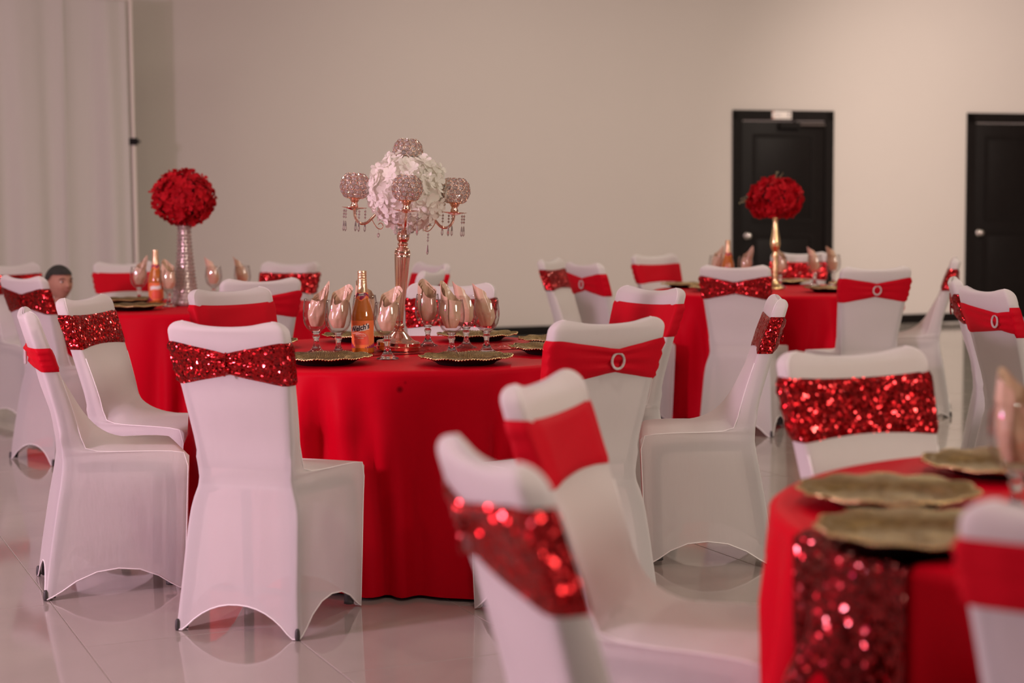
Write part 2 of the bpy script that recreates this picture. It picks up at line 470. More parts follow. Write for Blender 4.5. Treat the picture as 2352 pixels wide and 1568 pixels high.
# ------------------------------------------------------------------ doors
def make_door(name, x0, label, closer, n):
    d = bpy.data.objects.new(name, None); COL.objects.link(d)
    d.location = WO; d.rotation_euler = (0, 0, WA)
    d['kind'] = 'structure'; d['label'] = label
    W_, H_ = 1.17, 2.262
    f = MB()                                           # frame: jambs and head, proud of the wall
    f.box(x0, x0 + .085, -0.03, 0.0, 0, H_); f.box(x0 + W_ - .085, x0 + W_, -0.03, 0.0, 0, H_)
    f.box(x0, x0 + W_, -0.03, 0.0, H_ - .10, H_)
    f.box(x0 + .085, x0 + .10, -0.03, -0.006, 0, H_ - .10); f.box(x0 + W_ - .10, x0 + W_ - .085, -0.03, -0.006, 0, H_ - .10)
    obj('door_frame', f.mesh(False), 'door', d)
    s0, s1 = x0 + .10, x0 + W_ - .10
    slab = obj('door_leaf', bevel_box(s0, s1, -0.012, -0.001, 0.012, H_ - .115, .002), 'door', d)
    for (z0, z1) in ((0.22, 0.98), (1.10, 2.02)):      # raised panel mouldings
        m = MB(); a0, a1 = s0 + .13, s1 - .13
        m.box(a0, a1, -0.021, -0.012, z1 - .03, z1); m.box(a0, a1, -0.021, -0.012, z0, z0 + .03)
        m.box(a0, a0 + .03, -0.021, -0.012, z0 + .03, z1 - .03); m.box(a1 - .03, a1, -0.021, -0.012, z0 + .03, z1 - .03)
        obj('panel_moulding', m.mesh(False), 'door', d)
        obj('door_panel', bevel_box(a0 + .055, a1 - .055, -0.0165, -0.012, z0 + .055, z1 - .055, .002), 'door', d)
    k = MB()
    k.lathe([(0.0, -.070), (.018, -.068), (.030, -.058), (.032, -.048), (.024, -.036), (.013, -.028), (.013, -.008), (.034, -.006), (.036, 0)], 24,
            tf=lambda p: (p[0], p[2], p[1]))
    obj('knob', k.mesh(), 'chrome', d, (x0 + .165, -0.012, 0.965))
    t = MB(); t.box(x0 + .1, x0 + W_ - .1, -0.05, -0.001, 0.0, 0.011)
    obj('door_gap_strip', t.mesh(False), 'doorlight' if n == 2 else 'door', d)  # strip in the gap under the leaf; second door's colour paints light there
    if closer:
        c = MB(); c.box(s0 + .42, s0 + .66, -0.055, -0.012, H_ - .185, H_ - .125)
        c.lathe([(.012, 0), (.012, .02)], 12, tf=lambda p: (p[0] + s0 + .6, p[1] - .035, p[2] + H_ - .125))
        cl = obj('door_closer', c.mesh(False), 'door', d)
        a = MB(); a.box(s0 + .66, s1 - .02, -0.058, -0.046, H_ - .155, H_ - .135)
        obj('closer_arm', a.mesh(False), 'chrome', cl)
    return d

make_door('door_1', 2.42, 'black panelled door with a closer and a small white sign above', True, 1)
make_door('door_2', 5.235, 'black panelled door cut off by the frame edge', False, 2)
sg = thing('door_sign', 'small white sign on the head of the black door', 'sign', WO, WA)
obj('plate', bevel_box(2.86, 3.085, -0.038, -0.0301, 2.172, 2.252, .003), 'signplate', sg)
m = MB()
for i, (xx, ww) in enumerate([(2.869, .008), (2.888, .014), (2.908, .012), (2.926, .004), (2.936, .010), (2.952, .004)]):
    m.box(xx, xx + ww, -0.0392, -0.0381, 2.208 - (.006 if i == 5 else 0), 2.226)
obj('print', m.mesh(False), 'signgrey', sg)
m = MB(); m.box(3.042, 3.064, -0.0392, -0.0381, 2.196, 2.242); obj('symbol', m.mesh(False), 'signgrey', sg)
m = MB(); m.box(2.862, 2.882, -0.0392, -0.0381, 2.236, 2.248); obj('corner_mark', m.mesh(False), 'signred', sg)
m = MB(); m.box(2.862, 2.880, -0.0392, -0.0381, 2.178, 2.192); obj('corner_mark', m.mesh(False), 'signred', sg)

# ------------------------------------------------------------------ drape and its stand
dr = thing('backdrop_curtain', 'floor length white sheer curtain hanging from the pipe frame', 'curtain', (-3.29, 14.9, 0), 0)
DA = math.radians(180 + 33)
du = np.array([math.cos(DA), math.sin(DA)]); dn = np.array([-math.sin(DA), math.cos(DA)])
def drape_panel(s0, s1, seed, ztop):
    r = np.random.default_rng(int(seed))
    ph = r.uniform(0, 6.28, 5); fr = np.array([4.2, 7.5, 12.0, 19.0, 31.0]); am = np.array([.030, .032, .032, .020, .010])
    V = []; nu, nv = 150, 22
    for j in range(nv):
        z = ztop * (1 - j / (nv - 1)) + 0.01
        g = 0.35 + 0.65 * (j / (nv - 1)) ** .6
        for k in range(nu):
            s = s0 + (s1 - s0) * k / (nu - 1)
            ft = sum(am * np.sin(fr * s * (1 + .03 * np.sin(2 * s)) + ph + .25 * math.sin(1.3 * z)))
            e = min(1, min(s - s0, s1 - s) / .05)
            p = du * s + dn * (ft * g + 0.012 * (1 - e))
            V.append((p[0], p[1], z))
    V, F = grid_mesh(V, nv, nu)
    return mk(V, F)
obj('curtain_panel', drape_panel(.05, .62, 3, 3.07), 'drape', dr)
obj('curtain_panel', drape_panel(.60, 2.2, 5, 3.10), 'drape', dr)
obj('curtain_panel', drape_panel(2.17, 4.2, 9, 3.10), 'drape', dr)
ps = thing('curtain_stand', 'white pipe stand with black clamp at the curtain edge', 'stand', (-3.29, 14.9, 0), 0)
m = MB(); m.tube([(0, 0, 0.01), (0, 0, 1.86)], .0225, 14); obj('lower_pole', m.mesh(True, 40), 'pole', ps)
m = MB(); m.tube([(0, 0, 1.86), (0, 0, 3.13)], .018, 14); obj('upper_pole', m.mesh(True, 40), 'pole', ps)
m = MB(); m.box(-.036, .036, -.03, .03, 1.845, 1.905); m.box(.036, .062, -.008, .008, 1.865, 1.885); obj('clamp', m.mesh(False), 'black', ps)
m = MB(); m.tube([(0, 0, 3.10), tuple((*(du * 4.2), 3.10))], .017, 12); obj('crossbar', m.mesh(True, 40), 'pole', ps)
obj('base_plate', bevel_box(-.2, .2, -.2, .2, 0.0, 0.012, .004), 'pole', ps)
m = MB(); m.tube([(*(du * 4.2), 0.01), (*(du * 4.2), 3.13)], .02, 12); obj('far_pole', m.mesh(True, 40), 'pole', ps)

# ------------------------------------------------------------------ tables: cloths to the floor, pushed in by the chairs
TR_ = 0.765
TABLES = {'C': (-0.408, 6.31), 'L': (-1.80, 9.36), 'R': (1.66, 10.66), 'N': (1.23, 2.93)}
# chairs: key: (x, y of the top of the back, table or facing point, sash, sash options)
TX = (3.25, 7.35)
CH = {
 'A': (-0.858, 5.045, 'C'), 'B': (-1.660, 5.74, 'C'), 'I': (-1.685, 6.60, 'C'), 'J': (-1.205, 7.18, 'C'),
 'Q': (-0.262, 7.50, 'C'), 'U': (0.595, 7.03, 'C'), 'X': (0.992, 6.20, 'C'), 'V': (0.298, 5.06, 'C'),
 'D': (-2.50, 8.62, 'L'), 'K': (-1.19, 8.10, 'L'), 'R1': (-0.403, 9.02, 'L'), 'R2': (-0.455, 10.18, 'L'),
 'O': (-1.36, 10.55, 'L'), 'P': (-2.46, 10.78, 'L'), 'M': (-3.14, 10.6, 'L'),
 'S1': (0.225, 10.76, 'R'), 'S2': (0.41, 10.0, 'R'), 'T1': (0.96, 11.6, 'R'), 'T2': (2.02, 11.9, 'R'),
 'W': (1.235, 9.42, 'R'), 'Y': (1.955, 9.07, 'R'), 'Z1': (2.74, 10.40, 'R'),
 'Z2': (1.975, 7.63, TX), 'Z3': (1.87, 6.76, TX),
 'H': (0.785, 3.97, 'N'), 'E': (-0.056, 2.36, 'N'), 'F': (0.040, 3.36, 'N'), 'G': (0.715, 1.95, 'N'),
}
YAWADJ = {'Z3': -0.18, 'E': -0.10, 'B': -0.10, 'S1': -0.28}
POSE = {}
for k, (x, y, t) in CH.items():
    tx, ty = TABLES[t] if isinstance(t, str) else t
    d = np.array([tx - x, ty - y]); d /= np.linalg.norm(d)
    an = math.atan2(d[1], d[0]) + YAWADJ.get(k, 0)
    f = np.array([math.cos(an), math.sin(an)])
    POSE[k] = (x + f[0] * .30, y + f[1] * .30, f)


def cloth_r(th, z, seed, pushes):
    d = max(0.0, (0.752 - z) / 0.752)
    t0_ = th; th = th + .10 * math.sin(5 * th + 2 * seed) * (1 - d) + .05 * math.sin(13 * th + seed) * d
    q = .45 * math.cos(11 * th + seed + .8 * math.sin(2 * th)) + .40 * math.cos(17 * th + 2.1 * seed + .6 * math.sin(th * 2 + seed)) + .30 * math.cos(27 * th + 1.3 * seed + math.sin(3 * th))
    fold = math.tanh(1.6 * q)
    r = TR_ + .010 + .034 * d + (fold * .060 + .030 * math.cos(21 * th + 3 * seed + 2 * math.sin(4 * th))) * min(1, d * 2.0) ** 1.1
    th = t0_
    for (a, rf, hw) in pushes:
        da = (th - a + PI) % (2 * PI) - PI
        if abs(da) < 0.6:
            wgt = 1 / (1 + math.exp((abs(da) - hw) * 60))
            wz = 1 / (1 + math.exp((z - .56) * 40))
            lim = rf / max(.8, math.cos(da)) - .012
            if r > lim - .06: r = r + (lim - .045 * (1 - fold) - r) * wgt * wz
    return r


def table_cloth(key, seed, label):
    cx, cy = TABLES[key]
    pushes = []
    for k, (x, y, t) in CH.items():
        if t == key:
            px, py, f = POSE[k]
            fx, fy = px + f[0] * .235 - cx, py + f[1] * .235 - cy
            rf = math.hypot(fx, fy)
            if rf < .9: pushes.append((math.atan2(fy, fx), rf, .235 / max(rf, .3)))
    n = 260
    V = [(0, 0, .760)]
    rows = []
    for r in (.2, .4, .6, .70, .745): rows.append([(r * math.cos(2 * PI * k / n), r * math.sin(2 * PI * k / n), .760) for k in range(n)])
    rows.append([((TR_ - .006) * math.cos(2 * PI * k / n), (TR_ - .006) * math.sin(2 * PI * k / n), .7585) for k in range(n)])
    rows.append([((TR_ + .001) * math.cos(2 * PI * k / n), (TR_ + .001) * math.sin(2 * PI * k / n), .755) for k in range(n)])
    for z in [.748, .738, .72, .69, .65, .60, .57, .54, .51, .48, .44, .38, .30, .22, .14, .07, .012]:
        row = []
        for k in range(n):
            a = 2 * PI * k / n
            r = cloth_r(a, z, seed, pushes)
            row.append((r * math.cos(a), r * math.sin(a), z))
        rows.append(row)
    for r in rows: V += r
    F = [(0, 1 + k, 1 + (k + 1) % n) for k in range(n)]
    for j in range(len(rows) - 1):
        for k in range(n):
            k2 = (k + 1) % n
            F.append((1 + j * n + k, 1 + (j + 1) * n + k, 1 + (j + 1) * n + k2, 1 + j * n + k2))
    o = obj('tablecloth', mk(V, F), 'cloth_C' if key == 'C' else 'cloth', None, (cx, cy, 0))
    tag(o, label, 'tablecloth', 'red round tablecloths')
    return pushes


PUSH = {}
PUSH['C'] = table_cloth('C', 1.7, 'red floor length round tablecloth under the white flower candelabra')
PUSH['L'] = table_cloth('L', 0.4, 'red round tablecloth under the crystal vase of red flowers')
PUSH['R'] = table_cloth('R', 2.9, 'red round tablecloth under the gold vase by the black door')
PUSH['N'] = table_cloth('N', 4.1, 'red tablecloth of the blurred near table with big gold plates')


def table_runner(key, ang, seed, label, hang, hang0=None):
    cx, cy = TABLES[key]
    c, s_ = math.cos(ang), math.sin(ang)
    hw, nv = .15, 26
    V = []; cols = 0
    S = []
    for side in (-1, 1):
        pass
    def col(v):
        pts = []
        L = math.sqrt(TR_ ** 2 - v * v)
        down = list(np.linspace(0, 1, 22))
        def hangpts(sgn):
            a = math.atan2(v, sgn * L)
            res = []
            hh = (hang if sgn > 0 or hang0 is None else hang0) * (1 + .15 * math.sin(v * 18 + seed))
            for d in down:
                z = .752 - d * hh
                th = a + ang
                r = cloth_r(th, z, {'C': 1.7, 'N': 4.1}[key], PUSH[key]) + .009 + .006 * math.sin(v * 40 + d * 5) * d
                res.append((r * math.cos(a), r * math.sin(a), z))
            return res
        neg = hangpts(-1)[::-1]
        top = [(x, v, .7625) for x in np.linspace(-L + .004, L - .004, 24)]
        return neg + top + hangpts(1)
    C_ = [col(v) for v in np.linspace(-hw, hw, nv)]
    rows, cols = len(C_), len(C_[0])
    for r in C_:
        for (x, y, z) in r: V.append((x * c - y * s_, x * s_ + y * c, z))
    V, F = grid_mesh(V, rows, cols)
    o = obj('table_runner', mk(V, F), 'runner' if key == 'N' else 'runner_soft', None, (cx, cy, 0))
    tag(o, label, 'table runner')

table_runner('C', math.radians(26), 0.3, 'red sequin runner lying under the candelabra base', .28, .004)
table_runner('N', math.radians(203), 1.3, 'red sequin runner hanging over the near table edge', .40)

# ------------------------------------------------------------------ chairs
T_XR = [(0, .213), (.12, .203), (.25, .196), (.34, .190), (.39, .184), (.44, .166), (.47, .160), (.52, .163), (.60, .171), (.75, .186), (.88, .199), (.925, .199)]
T_YR = [(0, -.262), (.12, -.246), (.3, -.216), (.38, -.200), (.45, -.190), (.5, -.192), (.6, -.208), (.75, -.246), (.88, -.286), (.97, -.312)]
T_TH = [(.4, .075), (.55, .070), (.75, .060), (.92, .052)]
def xr(z): return interp(z, T_XR)
def yr(z): return interp(z, T_YR)
def th_(z): return interp(z, T_TH)
nS, nU = 21, 11
ts = [math.sin(PI / 2 * s) for s in np.linspace(-1, 1, nS)]
us = [(1 + math.sin(PI / 2 * s)) / 2 for s in np.linspace(-1, 1, nU)][1:-1]
RIDX = []
for t in ts: RIDX.append(('r', t))
for u in us: RIDX.append(('R', u))
for t in ts[::-1]: RIDX.append(('f', t))
for u in us[::-1]: RIDX.append(('L', u))
MR = len(RIDX)
CORN = [0, nS - 1, nS - 1 + len(us) + 1, nS - 1 + len(us) + nS]   # RL, RR, FR, FL


def smooth_corners(P, it, span):
    P = np.array(P, float)
    for _ in range(it):
        Q = P.copy()
        for c in CORN:
            for d in range(-span, span + 1):
                i = (c + d) % MR
                Q[i] = .5 * P[i] + .25 * (P[(i - 1) % MR] + P[(i + 1) % MR])
        P = Q
    return P


def rbulge(z): return .012 * min(1, max(0, (z - .55) / .15))
def back_ring(z):
    x, y, h = xr(z), yr(z), th_(z)
    P = []
    for kind, t in RIDX:
        if kind == 'r': P.append((t * x, y - rbulge(z) * (1 - t * t), z))
        elif kind == 'f': P.append((t * x, y + h - .009 * (1 - t * t), z))
        else:
            sx = 1 if kind == 'R' else -1
            P.append((sx * x, y + h * t, z))
    return P


def polyres(P, n):
    P = np.array(P, float); d = np.r_[0, np.cumsum(np.linalg.norm(np.diff(P, axis=0), axis=1))]
    s = np.linspace(0, d[-1], n)
    return np.c_[[np.interp(s, d, P[:, k]) for k in range(P.shape[1])]].T


def chaikin(P, it=2):
    P = [np.array(p, float) for p in P]
    for _ in range(it):
        Q = [P[0]]
        for a, b in zip(P[:-1], P[1:]): Q += [.75 * a + .25 * b, .25 * a + .75 * b]
        Q.append(P[-1]); P = Q
    return P


def cover_mesh():
    rings = []
    front = lambda z: (interp(z, [(0, .205), (.36, .212), (.45, .216)]), interp(z, [(0, .205), (.2, .214), (.45, .224)]))
    ztop_r, ztop_f = .44, .462
    NL = 16
    for k in range(NL):
        s = (k / (NL - 1)) ** 1.15
        P = []
        for kind, t in RIDX:
            if kind in 'rf': p = (t + 1) / 2
            else: p = t
            q = min(1, max(0, (p * .42 - .030) / .36))
            hz = .004 + .088 * max(0, 1 - abs(2 * q - 1) ** 2.2) ** .85
            if kind == 'r': zt = ztop_r
            elif kind == 'f': zt = ztop_f
            else: zt = ztop_r + (ztop_f - ztop_r) * t
            z = hz + (zt - hz) * s
            if kind == 'r': P.append((t * xr(z), yr(z), z))
            elif kind == 'f':
                fx, fy = front(z); P.append((t * fx, fy, z))
            else:
                sx = 1 if kind == 'R' else -1
                fx, fy = front(z)
                P.append((sx * (xr(z) + (fx - xr(z)) * t), yr(z) + (fy - yr(z)) * t, z))
        rings.append(smooth_corners(P, 2, 2))
    # upward: front columns run over the seat and up the back
    yf = lambda z, t: yr(z) + th_(z) - .009 * (1 - t * t)
    E_ = chaikin([(.224, .462), (.214, .478), (.10, .484), (-.085, .484), (-.122, .497), (yf(.56, 1), .56), (yf(.66, 1), .66), (yf(.80, 1), .80), (yf(.925, 1), .925)])
    C_ = chaikin([(.224, .462), (.212, .479), (.12, .488), (.02, .503), (-.055, .54), (-.11, .605), (-.155, .69), (yf(.76, 0), .76), (yf(.84, 0), .84), (yf(.925, 0), .925)])
    NU = 40
    E_, C_ = polyres(E_, NU), polyres(C_, NU)
    for k in range(1, NU):
        (ey, ez), (cy, cz) = E_[k], C_[k]
        zr = max(.44 + .075 * min(1, k / (NU * .46)), ez if ey < -.11 and ez > .515 else 0)
        if ez <= .5 or ey > -.1: we = np.interp(ey, [-.12, .0, .22], [xr(.5), .192, .216])
        else: we = xr(ez)
        P = []
        for kind, t in RIDX:
            if kind == 'r': P.append((t * xr(zr), yr(zr) - rbulge(zr) * (1 - t * t), zr))
            elif kind == 'f':
                g = 1 - abs(t) ** 2.4
                P.append((t * we, ey + (cy - ey) * g, ez + (cz - ez) * g))
            else:
                sx = 1 if kind == 'R' else -1
                P.append((sx * (xr(zr) + (we - xr(zr)) * t), yr(zr) + (ey - yr(zr)) * t, zr + (ez - zr) * t))
        rings.append(smooth_corners(P, 2 if ez < .55 else 12, 3 if ez < .55 else 5))
    # rounded top with slightly raised horns
    x0, y0, h0 = xr(.925), yr(.925), th_(.925)
    for r in range(1, 9):
        a = r / 8 * PI / 2
        zz = .925 + .035 * math.sin(a); wx = x0 - .045 * (1 - math.cos(a)); hh = h0 / 2 * max(.06, math.cos(a) ** .8)
        ym = (y0 + h0 / 2) + (yr(zz) - yr(.925))
        P = []
        for kind, t in RIDX:
            dz = math.sin(a) * (-.016 * (1 - t * t) if kind in 'rf' else 0)
            hornz = .004 * math.sin(a) * math.exp(-((abs(t) - .85) / .15) ** 2) if kind in 'rf' else 0
            if kind == 'r': P.append((t * wx, ym - hh - rbulge(1) * (1 - t * t), zz + dz + hornz))
            elif kind == 'f': P.append((t * wx, ym + hh - .009 * (1 - t * t), zz + dz + hornz))
            else:
                sx = 1 if kind == 'R' else -1
                P.append((sx * wx, ym - hh + 2 * hh * t, zz))
        rings.append(smooth_corners(P, 12, 5))
    V = []
    for r in rings: V += [tuple(p) for p in r]
    V, F = grid_mesh(V, len(rings), MR, True)
    b = (len(rings) - 1) * MR
    fr = [b + CORN[2] + i for i in range(nS)]          # front of last ring from +1 to -1
    re = [b + nS - 1 - i for i in range(nS)]           # rear of last ring from +1 to -1
    for i in range(nS - 1): F.append((re[i], re[i + 1], fr[i + 1], fr[i]))
    F.append((re[0], fr[0]) + tuple(reversed([b + nS + i for i in range(len(us))])) if False else tuple([b + CORN[1]] + [b + nS + i for i in range(len(us))] + [b + CORN[2]]))
    F.append(tuple([b + CORN[3]] + [b + CORN[3] + 1 + i for i in range(len(us))] + [b + CORN[0]]))
    me = mk(V, F)
    lines = [[tuple(r[CORN[c]]) for r in rings] for c in range(4)]
    hem = [tuple(p) for p in rings[0]]
    return me, lines, hem


cover_me, LINES, HEM = cover_mesh()
PIPES = []
for c in (2, 3):
    for path, r in (([p for p in LINES[c] if p[2] < .75][::2], .0019), ([p for p in LINES[c] if p[2] > .905], .0013)):
        m = MB(); m.tube(path, r, 5); PIPES.append(('seam_piping', m.mesh()))
m = MB(); m.tube(HEM, .0026, 5, closed=True); PIPES.append(('hem_piping', m.mesh()))


def sash_mesh(kind, t0=0.0, hs=.066, hc=.030, zc=.832, seed=1):
    rr = np.random.default_rng(int(seed))
    NZ = 13
    ph = rr.uniform(0, 6.28, 4)
    lo, hi = [], []
    for k, t in RIDX:
        if k == 'r':
            g = min(1.0, abs(t - t0) / (0.95 + abs(t0) * .8)) ** .85
            hh = hc + (hs - hc) * g
            if hc > hs * .9: hh = hs
            c = zc
        elif k == 'f':
            hh = hs; c = zc
        else:
            hh = hs; c = zc
        a, b = c - hh, c + hh
        if k == 'f': b -= .008 * (1 - t * t); a += .010 * (1 - t * t)
        lo.append(a); hi.append(b)
    cols = []
    for i in range(MR):
        kind_, t = RIDX[i]
        col = []
        for j in range(NZ):
            s = j / (NZ - 1)
            z = lo[i] + (hi[i] - lo[i]) * s
            P = BR(z)[i]
            cen = np.array([0, yr(z) + th_(z) / 2, z])
            if kind_ == 'r': nrm = np.array([0, -1, 0])
            elif kind_ == 'f': nrm = np.array([0, 1, 0])
            else: nrm = np.array([1 if kind_ == 'R' else -1, 0, 0])
            if min(abs(i - c) if abs(i - c) < MR / 2 else MR - abs(i - c) for c in CORN) <= 3:
                v = P - cen; v[2] = 0; v /= np.linalg.norm(v); nrm = v
            off = .0062
            if j in (0, NZ - 1): off = .0005
            elif kind_ == 'r':
                pin = math.exp(-((t - t0) / .45) ** 2)
                off += (.0035 + .003 * math.sin(s * 19 + ph[0] + 1.5 * t)) * (.35 + pin) + .0015 * math.sin(s * 9 + 5 * t + ph[1])
            elif kind_ in 'RL': off += .0035 * (1 + math.sin(s * 24 + ph[2])) * (1 - t)
            else: off += .0008 * math.sin(s * 8 + 4 * t + ph[3])
            col.append(P + nrm * off)
        cols.append(col)
    V = []
    for j in range(NZ):
        for i in range(MR): V.append(tuple(cols[i][j]))
    V, F = grid_mesh(V, NZ, MR, True)
    return mk(V, F)


_brc = {}
def BR(z):
    k = round(z, 4)
    if k not in _brc: _brc[k] = smooth_corners(back_ring(z), 12, 5)
    return _brc[k]


def buckle_mesh(R=.0215):
    m = MB()
    m.tube([(R * math.cos(a), 0, R * 1.1 * math.sin(a)) for a in np.linspace(0, 2 * PI, 33)[:-1]], .0040, 8, closed=True)
    for k in range(30):
        a = 2 * PI * k / 30
        x, z = R * math.cos(a), R * 1.1 * math.sin(a)
        s = .0026
        m.add([(x, -.0062, z), (x + s, -.003, z), (x, -.003, z + s), (x - s, -.003, z), (x, -.003, z - s)], [(0, 1, 2), (0, 2, 3), (0, 3, 4), (0, 4, 1)])
    return m.mesh(False)
buckle_me = buckle_mesh()
def loop_mesh():
    m = MB()
    z0 = .832
    m.tube([(0.007 * math.sin(a) * .4, yr(z0) - .012 - .013 - .004 * math.cos(a), z0 + .034 * math.sin(a)) for a in np.linspace(-PI / 2, PI / 2, 13)], .004, 6)
    return m.mesh()
loop_me = loop_mesh()

# chair frame under the cover
def leg_me(P, r=.013):
    m = MB(); m.tube(P, r, 8); return m.mesh()
LEGS = []
for sx in (-1, 1):
    LEGS.append(leg_me([(sx * (xr(z) - .020), yr(z) + .022, z) for z in (.006, .12, .25, .36, .43, .5, .6, .75, .90)], [.012, .017, .019, .019, .016, .014, .012, .012, .011]))
    fr_ = [(sx * .182, .155, .019), (sx * .186, .160, .2), (sx * .190, .164, .36), (sx * .190, .156, .405), (sx * .186, .14, .428), (sx * .170, .0, .43), (sx * .145, -.14, .43)]
    LEGS.append(leg_me([tuple(p) for p in chaikin(fr_, 2)], .017))
m = MB(); m.lathe([(.006, .001), (.0075, .003), (.0085, .012), (.0070, .030), (.0040, .036), (.0, .037)], 10); glide_me = m.mesh()
seat_me = bevel_box(-.195, .195, -.165, .20, .432, .466, .014, 3)
for v in seat_me.vertices: v.co.x *= .70 + .30 * min(1, max(0, (v.co.y + .17) / .30))

V = []
for z in np.linspace(.50, .925, 12):
    cen = np.array([0, yr(z) + th_(z) / 2, z])
    for P in BR(float(z)): V.append(tuple(cen + (P - cen) * np.array([.93, .62, 1])))
V, F = grid_mesh(V, 12, MR, True)
F += [tuple(range(MR))[::-1], tuple(11 * MR + i for i in range(MR))]
backrest_me = mk(V, F)

SASH = {}
def get_sash(key):
    if key not in SASH:
        p = {'spandex': dict(hc=.036), 'spandex_b': dict(hs=.040, hc=.032, zc=.80), 'spandex_z': dict(t0=.55, hs=.060, hc=.034, zc=.83), 'spandex_v': dict(t0=.12, hs=.068, hc=.034),
             'spandex_g': dict(hs=.046, hc=.042, zc=.866), 'sequin': dict(hc=.032, seed=4), 'sequin_e': dict(t0=-.35, hs=.075, hc=.04, seed=5), 'sequin_t': dict(hs=.072, hc=.045, seed=6)}[key]
        SASH[key] = (sash_mesh(key, **p), p.get('t0', 0.0))
    return SASH[key]


def make_chair(key, sash, label, group):
    x, y, f = POSE[key]
    rz = math.atan2(-f[0], f[1])
    c = thing('banquet_chair', label, 'chair', (x, y, 0), rz, group)
    if key == 'G': c.scale = (1, 1, .978)
    obj('chair_cover', cover_me, 'cover', c)
    for nm, me in PIPES: obj(nm, me, 'piping', c)
    for L in LEGS: obj('leg', L, 'frame', c)
    for sx in (-1, 1): obj('foot_glide', glide_me, 'frame', c, (sx * .2055, -.2595, .0), (0, 0, sx * .3))
    obj('seat', seat_me, 'pad', c)
    obj('backrest', backrest_me, 'pad', c)
    me, t0 = get_sash(sash)
    red = 'spandex' if sash.startswith('spandex') else 'sequin'
    s = obj('sash', me, red, c)
    s['label'] = 'smooth red stretch sash with a rhinestone ring' if red == 'spandex' else 'red sequin sash gathered at the back'
    zc = .832
    if red == 'spandex':
        obj('buckle', buckle_me, 'rhinestone', s, (t0 * xr(zc), yr(zc) - .012 * (1 - t0 * t0) - .0165 + (.008 if sash == 'spandex_b' else 0), zc - (.032 if sash == 'spandex_b' else 0)), (0, math.radians(12), 0))
    else:
        obj('sash_loop', loop_me, 'sequin', s, (t0 * xr(zc), .012 * t0 * t0, 0))
    return c


GC, GL, GR, GX, GN = 'chairs around the candelabra table', 'chairs around the crystal vase table', 'chairs around the gold vase table', 'chairs by the right frame edge', 'chairs at the blurred near table'
for key, sash, label, g in [
 ('A', 'sequin', 'white covered chair seen from behind, gathered sequin sash, left of the candelabra table front', GC),
 ('B', 'spandex_b', 'white covered chair in side view, narrow smooth red sash, at the left frame edge', GC),
 ('I', 'sequin', 'white covered chair with flat glittering sequin sash, just behind the side-view chair on the left', GC),
 ('J', 'spandex', 'white covered chair with flat smooth red band, directly behind the big chair with sequin bow', GC),
 ('Q', 'sequin', 'white covered chair with sequin band directly behind the goblets and candelabra', GC),
 ('U', 'spandex', 'white covered chair with wide plain red band, behind the ring-buckle chair', GC),
 ('X', 'sequin', 'white covered chair in side view facing left, sequin sash on its narrow side', GC),
 ('V', 'spandex_v', 'white covered chair from behind, red sash with ring buckle, right of the candelabra table', GC),
 ('D', 'sequin', 'pinkish white chair from behind with sequin bow, beside the boy', GL),
 ('K', 'spandex', 'white covered chair with draped smooth red sash, between the crystal vase and juice bottle', GL),
 ('R1', 'sequin', 'white chair back with a curved top, just behind the goblets right of the candelabra', GL),
 ('R2', 'spandex', 'smallest white chair back, farthest one against the plain wall behind the candelabra', GL),
 ('O', 'sequin', 'distant white chair with a sequin band, behind the napkins of the crystal vase table', GL),
 ('P', 'spandex', 'distant white chair with plain red band, in front of the curtain pole', GL),
 ('M', 'sequin', 'white chair cut by the left frame edge with an orange glinting sash', GL),
 ('S1', 'sequin', 'narrow side-on white chair with coppery sequin sash, leftmost at the gold vase table', GR),
 ('S2', 'spandex', 'lilac white chair with a thin ring buckle on its red bow sash', GR),
 ('T1', 'spandex', 'small white chair with plain red band before the bare wall left of the door', GR),
 ('T2', 'sequin', 'white chair with sequin band behind the goblets, in front of the black door', GR),
 ('W', 'sequin', 'lilac white chair from behind with sequin bow, in front of the gold vase', GR),
 ('Y', 'spandex', 'white chair from behind with ring buckle sash, right of the gold vase table', GR),
 ('Z1', 'sequin', 'white chair in side view facing left, overlapping the edge of the second black door', GR),
 ('Z2', 'sequin', 'white chair side-on with dark sequin strip, half hidden by the chair at the right', GX),
 ('Z3', 'spandex_z', 'shaded white chair with off-centre ring buckle, nearest the right frame edge', GX),
 ('H', 'sequin_t', 'white chair facing us with the wide sparkling sequin band, behind the gold plates', GN),
 ('E', 'sequin_e', 'most blurred white chair with sequin sash, in the foreground', GN),
 ('F', 'spandex', 'blurred white chair with smooth red band, its seat running under the near tablecloth', GN),
 ('G', 'spandex_g', 'large blurred white chair back cut off at the bottom right corner', GN),
]:
    make_chair(key, sash, label, g)

# ------------------------------------------------------------------ goblets and napkins
def prof_mesh(prof, n=32):
    m = MB(); m.lathe(prof, n); return m.mesh(True, 50)
bowl_prof = [(.0095, .070), (.022, .078), (.032, .087), (.0395, .100), (.0440, .118), (.0450, .134), (.0440, .152), (.0415, .170), (.0385, .187),
             (.0372, .187), (.0400, .170), (.0426, .152), (.0436, .134), (.0426, .118), (.0378, .101), (.030, .0895), (.018, .081), (.0, .079)]
m = MB()
n_ = 36
V = []; F = []
for (r, z) in bowl_prof:
    for k in range(n_): V.append((r * math.cos(2 * PI * k / n_), r * math.sin(2 * PI * k / n_), z))
V, F = grid_mesh(V, len(bowl_prof), n_, True)
bowl_me = mk(V, F)
stem_me = prof_mesh([(.0, .0645), (.009, .0640), (.0125, .060), (.0125, .055), (.0095, .050), (.0085, .042), (.0090, .034), (.0115, .026), (.016, .018), (.0, .0175)][::-1], 24)
cap_me = prof_mesh([(.0, .0648), (.0085, .0648), (.0115, .0675), (.0150, .0720), (.0125, .0765), (.0, .0780)], 24)
